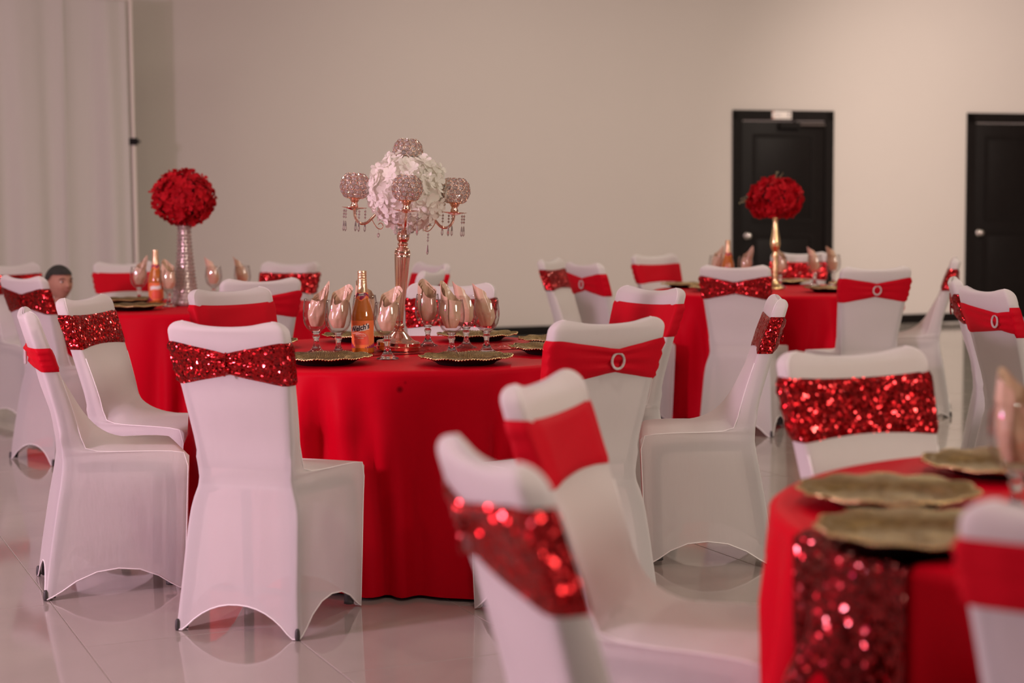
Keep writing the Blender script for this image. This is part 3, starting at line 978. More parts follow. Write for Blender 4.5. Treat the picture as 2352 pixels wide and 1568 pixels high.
foot_me = prof_mesh([(.0, .0), (.036, .0), (.037, .002), (.035, .0045), (.026, .008), (.019, .013), (.016, .018), (.0, .018)], 32)


def napkin_mesh(seed, tip, lean, open_):
    """a satin square rolled into a flattened cone; slanted top with a point"""
    r = np.random.default_rng(int(seed))
    turns, nv, nu = 2.35, 20, 110
    V = []
    for j in range(nv):
        v = j / (nv - 1)
        for k in range(nu):
            u = k / (nu - 1); a = u * turns * 2 * PI + tip
            rad = .0186 + .0142 * u
            top = .190 + .022 * math.cos(a - tip - .5) + .014 * u + .006 * math.sin(a * 2 + seed)
            top += .022 * max(0, math.cos(a - tip - .3)) ** 3 * (0.4 + .6 * u)
            z = .0925 + (top - .0925) * v
            body = .60 + .52 * min(1, v * 2.6) ** .7 - .20 * max(0, v - .45)
            flare = 1 + open_ * max(0, v - .6) ** 1.5
            wob = 1 + .06 * math.sin(3 * a + seed + 4 * v) + .045 * math.sin(5 * a + 2 * seed - 5 * v) + .025 * math.sin(11 * a + 7 * v)
            rr = rad * body * flare * wob
            V.append((rr * math.cos(a) * 1.0 + lean * v * v * .03, rr * math.sin(a) * .86, z))
    V, F = grid_mesh(V, nv, nu)
    base = len(V)
    return mk(V, F)
NAP = [napkin_mesh(i * 2 + 1, t, l, o) for i, (t, l, o) in enumerate([(0.2, .6, .2), (0.5, .5, .4), (1.9, -.1, .5), (2.0, .1, .15), (2.2, 0.0, .6), (2.9, -.5, .3)])]


def goblet(x, y, z, label, nlabel, nap, group, ngroup, rz=0.0):
    g = thing('goblet', label, 'goblet', (x, y, z), rz, group); g.scale = (1.08, 1.08, 1.08)
    obj('bowl', bowl_me, 'bowl', g); obj('stem', stem_me, 'glass', g); obj('stem_collar', cap_me, 'glass', g); obj('foot', foot_me, 'glass', g)
    n = obj('napkin', NAP[nap], 'napkin', None, (x, y, z), (0, 0, rz))
    n.scale = (1.08, 1.08, 1.08)
    tag(n, nlabel, 'napkin', ngroup)

TZ = .7605
gc, nc = 'goblets on the candelabra table', 'napkins on the candelabra table'
for (x, y, rz, nap, lab, nlab) in [
 (-.722, 6.244, 0.0, 0, 'clear stemmed goblet, leftmost on the candelabra table', 'champagne napkin with slim tip leaning right, in the leftmost goblet of the centre table'),
 (-.631, 6.150, 0.0, 1, 'clear goblet touching the left side of the juice bottle', 'champagne napkin with flared tip, in the goblet left of the juice bottle'),
 (-.560, 6.470, .3, 3, 'clear goblet hidden mostly behind the juice bottle', 'pinkish napkin peeking out behind the neck of the juice bottle'),
 (-.441, 5.990, 0.0, 1, 'clear goblet standing in front of the candelabra foot', 'open rolled napkin in the goblet before the candelabra column'),
 (-.324, 6.522, -.3, 3, 'clear goblet just right of the candelabra column, set far back', 'tall broad napkin just right of the candelabra column'),
 (-.218, 6.110, 0.0, 4, 'clear goblet standing behind the right front gold plate', 'napkin with ruffled open folds, above the right front gold plate'),
 (-.173, 6.409, 0.0, 5, 'clear goblet half hidden between the two rightmost goblets', 'napkin with point to the left, between the two rightmost goblets'),
 (-.093, 6.212, .1, 5, 'clear goblet, rightmost on the candelabra table', 'napkin with tilted pointed tip in the rightmost goblet of the centre table')]:
    goblet(x, y, TZ, lab, nlab, nap, gc, nc, rz)
gl, nl = 'goblets on the crystal vase table', 'napkins on the crystal vase table'
for (x, y, rz, nap, lab, nlab) in [
 (-2.147, 9.778, .2, 0, 'blurred goblet left of the bottle on the crystal vase table', 'napkin leaning right, left of the bottle on the crystal vase table'),
 (-1.869, 9.250, 0, 3, 'blurred goblet between bottle and crystal vase', 'napkin between bottle and crystal vase'),
 (-1.720, 9.800, .2, 5, 'blurred goblet just right of the crystal vase', 'napkin with tall left tip just right of the crystal vase'),
 (-1.560, 9.840, 0, 5, 'blurred goblet farthest right on the crystal vase table', 'napkin farthest right on the crystal vase table')]:
    goblet(x, y, TZ, lab, nlab, nap, gl, nl, rz)
gr, nr = 'goblets on the gold vase table', 'napkins on the gold vase table'
for (x, y, rz, nap, lab, nlab) in [
 (1.345, 11.16, 0, 0, 'blurred goblet left of the bottle on the gold vase table', 'dusky napkin left of the bottle on the gold vase table'),
 (1.505, 10.93, 0, 0, 'blurred goblet between bottle and gold vase', 'napkin leaning right before the door knob'),
 (1.715, 10.84, 0, 3, 'blurred goblet directly beside the gold vase stem', 'round topped napkin beside the gold vase stem'),
 (1.985, 11.12, 0, 5, 'blurred goblet right of the gold vase before the door', 'napkin with left tip, right of the gold vase'),
 (2.118, 11.18, .2, 5, 'blurred goblet farthest right at the door frame edge', 'napkin farthest right at the edge of the door frame')]:
    goblet(x, y, TZ, lab, nlab, nap, gr, nr, rz)
goblet(.857, 2.861, TZ, 'large blurred goblet at the right frame edge', 'blurred napkin in the goblet at the right frame edge', 3, 'goblets on the near table', 'napkins on the near table')

# ------------------------------------------------------------------ charger plates
def charger_meshes():
    nt = 384
    prof = [(.0, .0105), (.02, .0105), (.045, .011), (.07, .0105), (.088, .0115), (.098, .0130), (.106, .0190), (.115, .0245), (.130, .0280), (.148, .0300), (.160, .0305), (.168, .0295)]
    V = []
    for (r, z) in prof:
        q = max(0, (r - .10) / .068)
        for k in range(nt):
            a = 2 * PI * k / nt
            rr = r * (1 + q * (.022 * math.cos(11 * a) + .010 * math.cos(23 * a + 1)))
            zz = z + q * (.0022 * math.sin(11 * a + .7)) + (.0022 * math.cos(96 * a + 60 * r) if q > .05 else .0016 * math.cos(16 * a + 90 * r) * min(1, r / .03))
            V.append((rr * math.cos(a), rr * math.sin(a), zz))
    V, F = grid_mesh(V, len(prof), nt, True)
    top = mk(V, F)
    ring = V[-nt:]
    m = MB(); m.tube([(p[0], p[1], p[2] - .0005) for p in ring], [.0019 + .0009 * math.cos(k * PI / 2) for k in range(nt)], 5, closed=True)
    bead = m.mesh()
    n2 = 96
    prof2 = [(.0, .0), (.098, .0), (.102, .002), (.112, .010), (.135, .0195), (.163, .0265)]
    V = []
    for (r, z) in prof2:
        for k in range(n2): V.append((r * math.cos(2 * PI * k / n2), r * math.sin(2 * PI * k / n2), z))
    V, F = grid_mesh(V, len(prof2), n2, True)
    return top, bead, mk(V, F)
ch_top, ch_bead, ch_under = charger_meshes()


def charger(x, y, label, group, rz):
    c = thing('charger_plate', label, 'plate', (x, y, TZ + .0005), rz, group)
    c.scale = (.95, .95, .95)
    obj('plate_top', ch_top, 'bronze', c); obj('beaded_rim', ch_bead, 'gold', c); obj('underside', ch_under, 'black', c)

pc = 'gold charger plates on the candelabra table'
for i, (x, y, lab) in enumerate([
 (-.645, 5.815, 'dark gold scalloped plate in front of bottle and left goblets'),
 (-.158, 5.780, 'dark gold scalloped plate, front right of the candelabra'),
 (-.600, 6.800, 'gold rimmed plate behind the left goblets, far side of the table'),
 (-.140, 6.800, 'gold rimmed plate behind the right goblets, far side of the table'),
 (-.985, 6.500, 'gold rimmed plate peeking out right of the big sequin bow chair'),
 (.185, 6.540, 'farther of two gold plates cut off by the ring-buckle chair'),
 (.150, 6.165, 'nearer of two gold plates cut off by the ring-buckle chair')]):
    charger(x, y, lab, pc, i * .8)
for i, (x, y, lab) in enumerate([(-2.17, 9.60, 'dark blurred plate behind the bottle of the crystal vase table'),
                                 (-2.00, 8.98, 'dark blurred plate in front of the bottle and vase, crystal vase table')]):
    charger(x, y, lab, 'plates on the crystal vase table', i * .9)
for i, (x, y, lab) in enumerate([(1.13, 10.98, 'dark plate at the left rim of the gold vase table, the farther one'), (1.26, 10.50, 'dark plate at the left front of the gold vase table'),
                                 (1.94, 10.33, 'dark plate right of the vase at the front of the gold vase table'), (2.20, 10.90, 'dark plate at the right rim of the gold vase table'),
                                 (1.82, 11.30, 'dark plate behind the gold vase stem')]):
    charger(x, y, lab, 'plates on the gold vase table', i * .7)
for i, (x, y, lab) in enumerate([(.672, 3.02, 'big blurred gold plate in the foreground, middle one'), (.640, 2.655, 'big blurred gold plate above the sequin runner'),
                                 (.975, 3.34, 'blurred gold plate behind the goblet at the right edge')]):
    charger(x, y, lab, 'gold plates on the near table', i * .6 + .2)

# ------------------------------------------------------------------ bottles
def rb(z):   # bottle radius by height
    return interp(z, [(0, .036), (.004, .0405), (.01, .0412), (.125, .0412), (.14, .0405), (.155, .0380), (.175, .0325), (.20, .0255), (.22, .0208), (.235, .0178), (.26, .0158), (.292, .0146)])

def wrap(me, dz, rot=0.0, lift=.0010):
    for v in me.vertices:
        z = v.co.y + dz; r = rb(min(max(z, .012), .25)) + lift
        a = v.co.x / r + rot
        v.co = Vector((r * math.sin(a), -r * math.cos(a), z))
    me.update(); return me

def label_patch(w0, w1, z0, z1, lift, zf0=None, zf1=None, nu=36, nv=10):
    V = []
    for j in range(nv):
        for k in range(nu):
            u = k / (nu - 1); a = w0 + (w1 - w0) * u
            lo = z0 + (zf0(u) if zf0 else 0); hi = z1 + (zf1(u) if zf1 else 0)
            z = lo + (hi - lo) * j / (nv - 1); r = rb(z) + lift
            V.append((r * math.sin(a), -r * math.cos(a), z))
    V, F = grid_mesh(V, nv, nu)
    return mk(V, F)

BM = {}
def bottle(x, y, rz, label, detail):
    b = thing('juice_bottle', label, 'bottle', (x, y, TZ), rz, 'sparkling juice bottles')
    if not BM:
        BM['body'] = prof_mesh([(.0, .003), (.030, .0), (.036, .001)] + [(rb(z), z) for z in np.linspace(.004, .25, 60)] + [(.0, .252)], 40)
        fz = list(np.linspace(.228, .270, 8))
        BM['foil'] = prof_mesh([(rb(.224) + .0006, .224)] + [(rb(z) + .0014, z) for z in fz] + [(.0, .272)], 32)
        m = MB(); pr = [(.0145, .268), (.0172, .270), (.0172, .274), (.0160, .2755), (.0166, .277), (.0166, .283), (.0160, .2842), (.0166, .2855), (.0166, .291), (.0160, .2922), (.0166, .2935), (.0166, .300), (.0155, .3035), (.0, .304)]
        m.lathe(pr, 32); BM['cap'] = m.mesh(True, 50)
        BM['label'] = label_patch(-1.5, 1.5, .022, .122, .0005)
        BM['neck'] = label_patch(-2.2, 2.2, .203, .226, .0006, lambda u: -.010 * math.exp(-((u - .5) / .10) ** 2))
        BM['band'] = label_patch(-2.2, 2.2, .208, .220, .0010, lambda u: .006 * math.sin(u * 20), lambda u: .004 * math.sin(u * 20 + 1))
        BM['dot'] = label_patch(-.22, .22, .198, .208, .0014, lambda u: .005 - .005 * math.sqrt(max(0, 1 - (2 * u - 1) ** 2)), lambda u: -.005 + .005 * math.sqrt(max(0, 1 - (2 * u - 1) ** 2)))
        BM['nplate'] = label_patch(-.42, .42, .2105, .2205, .0015, lambda u: .003 * u, lambda u: .003 * u)
        BM['sun'] = label_patch(-.72, .72, .034, .082, .0009, None, lambda u: -.030 + .030 * math.sqrt(max(0, 1 - (2 * u - 1) ** 2)))
        BM['plate'] = label_patch(-.92, .72, .084, .104, .0012, lambda u: .013 * (u - .4) + .003 * math.sin(u * 6.3), lambda u: .013 * (u - .4) + .003 * math.sin(u * 6.3 + .5))
        BM['swoosh'] = label_patch(-.95, .80, .0805, .0825, .0012, lambda u: .014 * (u - .4) - .003 * math.sin(u * 6.3), lambda u: .014 * (u - .4) - .003 * math.sin(u * 6.3))
        BM['splash'] = label_patch(-1.5, -.52, .022, .050, .0008, None, lambda u: -.028 * u ** 1.2 + .003 * math.sin(u * 30))
        BM['splash2'] = label_patch(.35, 1.5, .022, .040, .0010, None, lambda u: -.018 + .018 * u + .003 * math.sin(u * 38))
        BM['side'] = label_patch(.98, 1.45, .030, .116, .0008)
    obj('bottle_body', BM['body'], 'juice', b)
    fo = obj('neck_foil', BM['foil'], 'foil', b)
    obj('cap', BM['cap'], 'foil', b)
    la = obj('front_label', BM['label'], 'label_orange', b)
    nk = obj('neck_label', BM['neck'], 'label_orange', b)
    obj('neck_band', BM['band'], 'label_purple', nk)
    for nm, mt in (('sun', 'label_coral'), ('splash', 'label_purple'), ('splash2', 'label_purple')):
        obj('label_print', BM[nm], mt, la)
    obj('name_plate', BM['plate'], 'label_white', la)
    if detail:
        obj('label_swoosh', BM['swoosh'], 'label_cream', la)
        obj('side_print', BM['side'], 'label_cream' if False else 'label_orange', la)
        obj('neck_dot', BM['dot'], 'label_purple', nk); obj('neck_plate', BM['nplate'], 'label_white', nk)
        t = text_mesh("Welch's", .0235, .0006, .0)
        for v in t.vertices: v.co.y = v.co.y * 1.12 + .22 * v.co.x
        obj('lettering', wrap(t, .0945, -.09, .0018), 'label_ink', la)
        t = text_mesh("Welch's", .0090, .0002)
        for v in t.vertices: v.co.y += .12 * v.co.x
        obj('lettering', wrap(t, .2170, 0, .0022), 'label_ink', nk)
        t = text_mesh('SPARKLING', .0078, .00015)
        for v in t.vertices: v.co.y -= 12 * v.co.x ** 2
        obj('lettering', wrap(t, .0750, 0, .0015), 'label_cream', la)
        obj('lettering', wrap(text_mesh('PASSION FRUIT', .0062, .0001), .0655, 0, .0015), 'label_cream', la)
        obj('lettering', wrap(text_mesh('MANGO', .0062, .0001), .0580, 0, .0015), 'label_cream', la)
    return b

bottle(-.549, 6.235, math.radians(-6), 'orange juice bottle with gold foil neck among the centre goblets', True)
bottle(-1.991, 9.50, 0.3, 'blurred orange juice bottle on the crystal vase table', False)
bottle(1.405, 11.03, 1.2, 'blurred orange juice bottle before the left door jamb', False)

# ------------------------------------------------------------------ flowers
def floret_mesh(seed, s, petals=4, cup=.35):
    r = np.random.default_rng(int(seed)); m = MB()
    a0 = r.uniform(0, 6.28)
    for p in range(petals):
        a = a0 + 2 * PI * p / petals + r.uniform(-.12, .12); L = s * r.uniform(.85, 1.1); wd = s * r.uniform(.42, .52)
        c = cup * r.uniform(.5, 1.4); tw = r.uniform(-.2, .2)
        pts = [(0, 0, 0), (.35 * L, -.62 * wd, .10 * s * c), (.35 * L, .62 * wd, .10 * s * c), (.42 * L, 0, .03 * s), (.78 * L, -.95 * wd, .42 * s * c + .1 * s * tw), (.78 * L, .95 * wd, .42 * s * c - .1 * s * tw),
               (.85 * L, 0, .30 * s * c), (1.0 * L, -.50 * wd, .62 * s * c), (1.0 * L, .50 * wd, .62 * s * c), (1.05 * L, 0, .55 * s * c)]
        ca, sa = math.cos(a), math.sin(a)
        V = [(x * ca - y * sa, x * sa + y * ca, z) for x, y, z in pts]
        m.add(V, [(0, 1, 3), (0, 3, 2), (1, 4, 6, 3), (3, 6, 5, 2), (4, 7, 9, 6), (6, 9, 8, 5)])
    return m.mesh()


def rose_mesh(s):
    m = MB(); r = np.random.default_rng(5)
    for ring, (n, rad, h, tilt) in enumerate([(3, .22, .9, .05), (4, .42, .85, .25), (5, .70, .65, .6), (6, 1.0, .45, 1.0)]):
        for p in range(n):
            a = 2 * PI * p / n + ring * .7
            V = []; F = []
            for j in range(4):
                for k in range(5):
                    v = j / 3; u = (k / 4 - .5) * (2.6 if ring else 3.4) / n * 2.2
                    rr = s * rad * (.35 + .65 * v ** .6 + tilt * .25 * v * v)
                    V.append((rr * math.cos(a + u), rr * math.sin(a + u), s * h * (v - .25 * v * v * tilt - .12 * (k - 2) ** 2 / 4 * v)))
            V, F = grid_mesh(V, 4, 5)
            m.add(V, F)
    return m.mesh()


def core_mesh(rx, rz, seed):
    m = MB(); n = 18
    m.lathe([(max(1e-7, rx * math.sin(PI * j / n)), -rz * math.cos(PI * j / n)) for j in range(n + 1)], 24); return m.mesh()


def flower_ball(parent, center, rx, rz, n, size, mat, core, seed, zmin=-1.0, roses=0):
    r = np.random.default_rng(int(seed))
    variants = [floret_mesh(seed * 10 + i, size, 4 if i % 3 else 5, .5) for i in range(6)]
    obj('flower_core', core_mesh(rx * .86, rz * .86, seed), core, parent, center)
    rose = rose_mesh(size * 1.05) if roses else None
    ga = PI * (3 - math.sqrt(5))
    for i in range(n):
        z = 1 - 2 * (i + .5) / n
        if z < zmin: continue
        rad = math.sqrt(1 - z * z); a = i * ga + r.uniform(-.12, .12)
        nrm = Vector((rad * math.cos(a), rad * math.sin(a), z))
        k = r.uniform(.86, 1.0)
        p = Vector((nrm.x * rx * k, nrm.y * rx * k, nrm.z * rz * k)) + Vector(center)
        d = (nrm + Vector(r.normal(0, .28, 3))).normalized()
        q = d.to_track_quat('Z', 'Y')
        isr = roses and (i % max(1, n // roses) == 3)
        o = obj('rose' if isr else 'floret', rose if isr else variants[i % 6], mat, parent, p)
        o.rotation_mode = 'QUATERNION'; o.rotation_quaternion = q @ Matrix.Rotation(r.uniform(0, 6.28), 4, 'Z').to_quaternion()
        s = r.uniform(.85, 1.2); o.scale = (s, s, s)

# ------------------------------------------------------------------ rose gold candelabra with white flowers
cb = thing('candelabra', 'tall rose gold candelabra with crystal globes and a ball of white flowers', 'candelabra', (-.424, 6.30, TZ + .005), 0)
cb.rotation_euler = (0, math.radians(3.2), 0)
m = MB(); m.lathe([(.079, 0), (.082, .002), (.082, .014), (.079, .016), (.0815, .018), (.0815, .030), (.077, .034), (.064, .036), (.054, .041), (.044, .050), (.034, .060), (.025, .068), (.018, .074), (.0, .075)], 48)
obj('base', m.mesh(True, 40), 'rosegold', cb)
m = MB(); m.lathe([(.0, .072), (.016, .072), (.0190, .074), (.0190, .078), (.014, .081), (.0185, .084), (.0195, .090), (.0185, .096), (.014, .099), (.0, .100)], 32)
obj('lower_knop', m.mesh(True, 50), 'rosegold', cb)
m = MB(); m.lathe([(.0, .098), (.0130, .098), (.0135, .11), (.0170, .17), (.0225, .26), (.0278, .345), (.0295, .362), (.0, .363)], 72, flute=lambda a, z: 1 + (.035 * math.cos(18 * a) if .105 < z < .35 else 0))
obj('fluted_column', m.mesh(), 'rosegold', cb)
m = MB(); m.lathe([(.0, .360), (.0298, .361), (.0290, .368), (.0240, .378), (.0180, .383), (.0165, .388), (.0195, .392), (.0195, .397), (.0150, .400), (.017, .403), (.0215, .409), (.0240, .418), (.0240, .426), (.0210, .436), (.0150, .442), (.0135, .446), (.0185, .450), (.0185, .454), (.0135, .458), (.018, .462), (.030, .466), (.034, .470), (.030, .474), (.014, .478), (.010, .50), (.0095, .66), (.012, .675), (.0, .676)], 36)
obj('upper_knop', m.mesh(True, 50), 'rosegold', cb)
FBC = (.010, 0, .592)
flower_ball(cb, FBC, .148, .148, 270, .0245, 'wpetal', 'wcore', 21)

def gem_mesh(r):
    m = MB(); n = 8; V = [(0, 0, -r * .55)]
    for k in range(n): V.append((r * math.cos(2 * PI * k / n), r * math.sin(2 * PI * k / n), 0))
    for k in range(n): V.append((.55 * r * math.cos(2 * PI * k / n), .55 * r * math.sin(2 * PI * k / n), r * .42))
    F = [(0, 1 + (k + 1) % n, 1 + k) for k in range(n)] + [(1 + k, 1 + (k + 1) % n, 9 + (k + 1) % n, 9 + k) for k in range(n)] + [tuple(9 + k for k in range(n))]
    m.add(V, F); return m.mesh(False)

GEM = gem_mesh(.0082)
RG = .054
rows_ = [(-.68, 10), (-.40, 13), (-.10, 14), (.20, 14), (.49, 12), (.74, 9)]
gem_pos = []
for q, (zz, n) in enumerate(rows_):
    rad = math.sqrt(1 - zz * zz)
    for k in range(n):
        a = 2 * PI * (k + .5 * (q % 2)) / n
        gem_pos.append(Vector((rad * math.cos(a), rad * math.sin(a), zz)))
m = MB()
for nrm in gem_pos:
    u = nrm.cross(Vector((0, 0, 1))).normalized(); v = nrm.cross(u)
    c = nrm * RG
    m.tube([c + (u * math.cos(a) + v * math.sin(a)) * .0108 for a in np.linspace(0, 2 * PI, 11)[:-1]], .0009, 4, closed=True)
wire_me = m.mesh()
m = MB(); m.lathe([(.0, -.047), (.030, -.047), (.033, -.044), (.031, -.042), (.0, -.041)], 28)
m.lathe([(.0, -.082), (.010, -.082), (.0145, -.078), (.0145, -.070), (.0115, -.066), (.0115, -.060), (.0145, -.057), (.017, -.052), (.020, -.047), (.0, -.0465)], 24)
cup_me = m.mesh(True, 50)
m = MB(); m.lathe([(.0, -.006), (.012, -.005), (.022, -.001), (.036, .002), (.0445, .0035), (.0455, .0055), (.036, .0045), (.018, .003), (.0, .003)], 36, flute=lambda a, z: 1 + .03 * math.cos(10 * a))
dish_me = m.mesh()

def candle_globe(c):
    g = obj('crystal_globe', wire_me, 'rosegold', cb, c)
    obj('globe_cup', cup_me, 'rosegold', g)
    for nrm in gem_pos:
        o = obj('crystal', GEM, 'crystal', g, nrm * RG)
        o.rotation_mode = 'QUATERNION'; o.rotation_quaternion = nrm.to_track_quat('Z', 'Y')

m = MB()
for q in range(3):
    z0 = -.012 - q * .011
    m.lathe([(.0, z0 - .0045), (.003, z0 - .003), (.0045, z0), (.003, z0 + .003), (.0, z0 + .0045)], 8)
m.tube([(0, 0, 0), (0, 0, -.045)], .0006, 4)
m.lathe([(.0, -.088), (.0026, -.084), (.0050, -.078), (.0042, -.068), (.0026, -.052), (.0, -.047)], 6)
pend_me = m.mesh(False)
m = MB(); m.tube([(0, 0, 0), (0, 0, -.018)], .0006, 4); m.lathe([(.0, -.034), (.005, -.027), (.006, -.022), (.004, -.017), (.0, -.015)], 8)
drop_me = m.mesh(False)

arm_path = [tuple(p) for p in chaikin([(.02, .468), (.055, .515), (.085, .520), (.112, .492), (.138, .462), (.165, .462), (.182, .485), (.185, .512)], 3)]
for ai, an in enumerate((0, PI, -PI / 2 + .10, PI / 2)):
    ca, sa = math.cos(an), math.sin(an)
    m = MB(); m.tube([(r * ca, r * sa, z) for r, z in arm_path], .0048, 8)
    ar = obj('arm', m.mesh(), 'rosegold', cb)
    sc_ = [(.118, .480), (.108, .462), (.096, .447), (.082, .445), (.075, .456), (.080, .468), (.090, .468), (.093, .461)]
    m = MB(); m.tube([(r * ca, r * sa, z) for r, z in [tuple(p) for p in chaikin(sc_, 2)]], .0020, 6)
    obj('scroll', m.mesh(), 'rosegold', ar)
    obj('drip_dish', dish_me, 'rosegold', ar, (.185 * ca, .185 * sa, .516))
    candle_globe((.185 * ca, .185 * sa, .600))
    for k in range(5):
        a = 2 * PI * k / 5 + .5 + ai
        obj('pendant', pend_me, 'crystal', cb, (.185 * ca + .042 * math.cos(a), .185 * sa + .042 * math.sin(a), .519))
    obj('pendant', pend_me if ai == 0 else drop_me, 'crystal', cb, (.092 * ca, .092 * sa, .446))
candle_globe((.004, 0, .735))
for k in range(4):
    a = k * 1.6 - 1.9
    obj('pendant', drop_me, 'crystal', cb, (.033 * math.cos(a), .033 * math.sin(a), .468))

# ------------------------------------------------------------------ crystal vase with red flower ball
cv = thing('crystal_vase_arrangement', 'ball of red flowers on a tapered vase of crystal beads', 'flower arrangement', (-1.803, 9.38, TZ + .003), 0)
vr = lambda z: interp(z, [(0, .088), (.03, .080), (.05, .064), (.10, .057), (.20, .046), (.30, .037), (.40, .031), (.46, .034)])
m = MB()
for j in range(23):
    z = .012 + j * .0195; r = vr(z); n = max(8, int(2 * PI * r / .0205))
    for k in range(n):
        a = 2 * PI * (k + .5 * (j % 2)) / n
        c = Vector((r * math.cos(a), r * math.sin(a), z)); s = .0105
        V = [c + Vector(v) * s for v in ((1, 0, 0), (-1, 0, 0), (0, 1, 0), (0, -1, 0), (0, 0, 1), (0, 0, -1), (.7, .7, 0), (-.7, .7, 0), (.7, -.7, 0), (-.7, -.7, 0))]
        m.add(V, [(4, 0, 6), (4, 6, 2), (4, 2, 7), (4, 7, 1), (4, 1, 9), (4, 9, 3), (4, 3, 8), (4, 8, 0), (5, 6, 0), (5, 2, 6), (5, 7, 2), (5, 1, 7), (5, 9, 1), (5, 3, 9), (5, 8, 3), (5, 0, 8)])
bd = obj('crystal_beads', m.mesh(False), 'crystal', cv); bd['kind'] = 'stuff'
m = MB(); m.lathe([(vr(z) - .006, z) for z in np.linspace(.0, .46, 24)], 28); obj('vase_core', m.mesh(), 'vasecore', cv)
flower_ball(cv, (0, 0, .590), .168, .150, 250, .030, 'rpetal', 'rcore', 33)

# ------------------------------------------------------------------ gold vase with red dome of flowers
gv = thing('gold_vase_arrangement', 'dome of red flowers and roses on a slim gold vase', 'flower arrangement', (1.655, 10.66, TZ + .003), 0)
m = MB(); m.lathe([(.056, 0), (.058, .004), (.050, .012), (.036, .026), (.022, .040), (.014, .055), (.018, .066), (.014, .078), (.019, .092), (.013, .106), (.022, .125), (.013, .142), (.023, .164), (.013, .184), (.024, .206), (.015, .226), (.018, .24),
                   (.028, .262), (.0315, .285), (.029, .310), (.022, .350), (.0165, .390), (.0145, .42), (.017, .455), (.024, .480), (.0, .481)], 36)
obj('vase', m.mesh(), 'gold', gv)
flower_ball(gv, (0, 0, .565), .170, .128, 240, .030, 'rpetal', 'rcore', 44, -.86, roses=24)
def sprig(p0, p1, seed):
    r = np.random.default_rng(int(seed)); m = MB()
    p0, p1 = Vector(p0), Vector(p1)
    m.tube([p0, (p0 + p1) / 2 + Vector((0, 0, .01)), p1], .0022, 5)
    for k in range(5):
        c = p0 + (p1 - p0) * (.35 + .16 * k); d = Vector(r.normal(0, 1, 3)).normalized() * .016; e = d.cross(Vector((0, 1, 0))).normalized() * .006
        m.add([c, c + d * .5 + e, c + d, c + d * .5 - e], [(0, 1, 2, 3)])
    return m.mesh(False)
obj('sprig', sprig((0, 0, .66), (.012, 0, .735), 1), 'leaf', gv); obj('sprig', sprig((.02, 0, .67), (.045, -.01, .722), 2), 'leaf', gv)
obj('sprig', sprig((-.15, 0, .555), (-.225, -.01, .545), 3), 'leaf', gv); obj('sprig', sprig((-.15, .02, .57), (-.205, .02, .57), 6), 'leaf', gv)

# ------------------------------------------------------------------ the boy behind the left table
def skin_body():
    J = {'pelvis': ((0, 0, .44), .075), 'belly': ((0, -.01, .54), .078), 'chest': ((0, 0, .645), .080), 'neck0': ((0, 0, .715), .040), 'neck1': ((0, -.005, .765), .036), 'skull': ((0, -.004, .80), .036)}
    E = [('pelvis', 'belly'), ('belly', 'chest'), ('chest', 'neck0'), ('neck0', 'neck1'), ('neck1', 'skull')]
    for s, n in ((-1, 'l'), (1, 'r')):
        J.update({n + 'sh': ((s * .105, 0, .685), .040), n + 'el': ((s * .135, .01, .545), .029), n + 'wr': ((s * .135, -.03, .435), .021), n + 'ha': ((s * .133, -.042, .395), .024),
                  n + 'hip': ((s * .052, 0, .40), .062), n + 'kn': ((s * .056, -.008, .235), .042), n + 'an': ((s * .056, .012, .055), .027), n + 'to': ((s * .064, -.075, .025), .025)})
        E += [('chest', n + 'sh'), (n + 'sh', n + 'el'), (n + 'el', n + 'wr'), (n + 'wr', n + 'ha'), ('pelvis', n + 'hip'), (n + 'hip', n + 'kn'), (n + 'kn', n + 'an'), (n + 'an', n + 'to')]
        for q in range(5):
            off = (q - 2) * .009
            J[n + 'f%d' % q] = ((s * (.133 + (.018 if q == 0 else 0) * -1), -.045 + off * 1.2, .395 - (.028 if q == 0 else .048)), .0065)
            E.append((n + 'ha', n + 'f%d' % q))
    keys = list(J); me = bpy.data.meshes.new('mesh')
    me.from_pydata([J[k][0] for k in keys], [(keys.index(a), keys.index(b)) for a, b in E], [])
    o = bpy.data.objects.new('tmp', me); COL.objects.link(o)
    md = o.modifiers.new('skin', 'SKIN')
    for i, k in enumerate(keys):
        o.data.skin_vertices[0].data[i].radius = (J[k][1], J[k][1] * (.8 if k in ('pelvis', 'belly', 'chest') else 1))
    o.data.skin_vertices[0].data[0].use_root = True
    sb = o.modifiers.new('sub', 'SUBSURF'); sb.levels = 2; sb.render_levels = 2
    dg = bpy.context.evaluated_depsgraph_get(); dg.update()
    res = bpy.data.meshes.new_from_object(o.evaluated_get(dg))
    bpy.data.objects.remove(o)
    return res


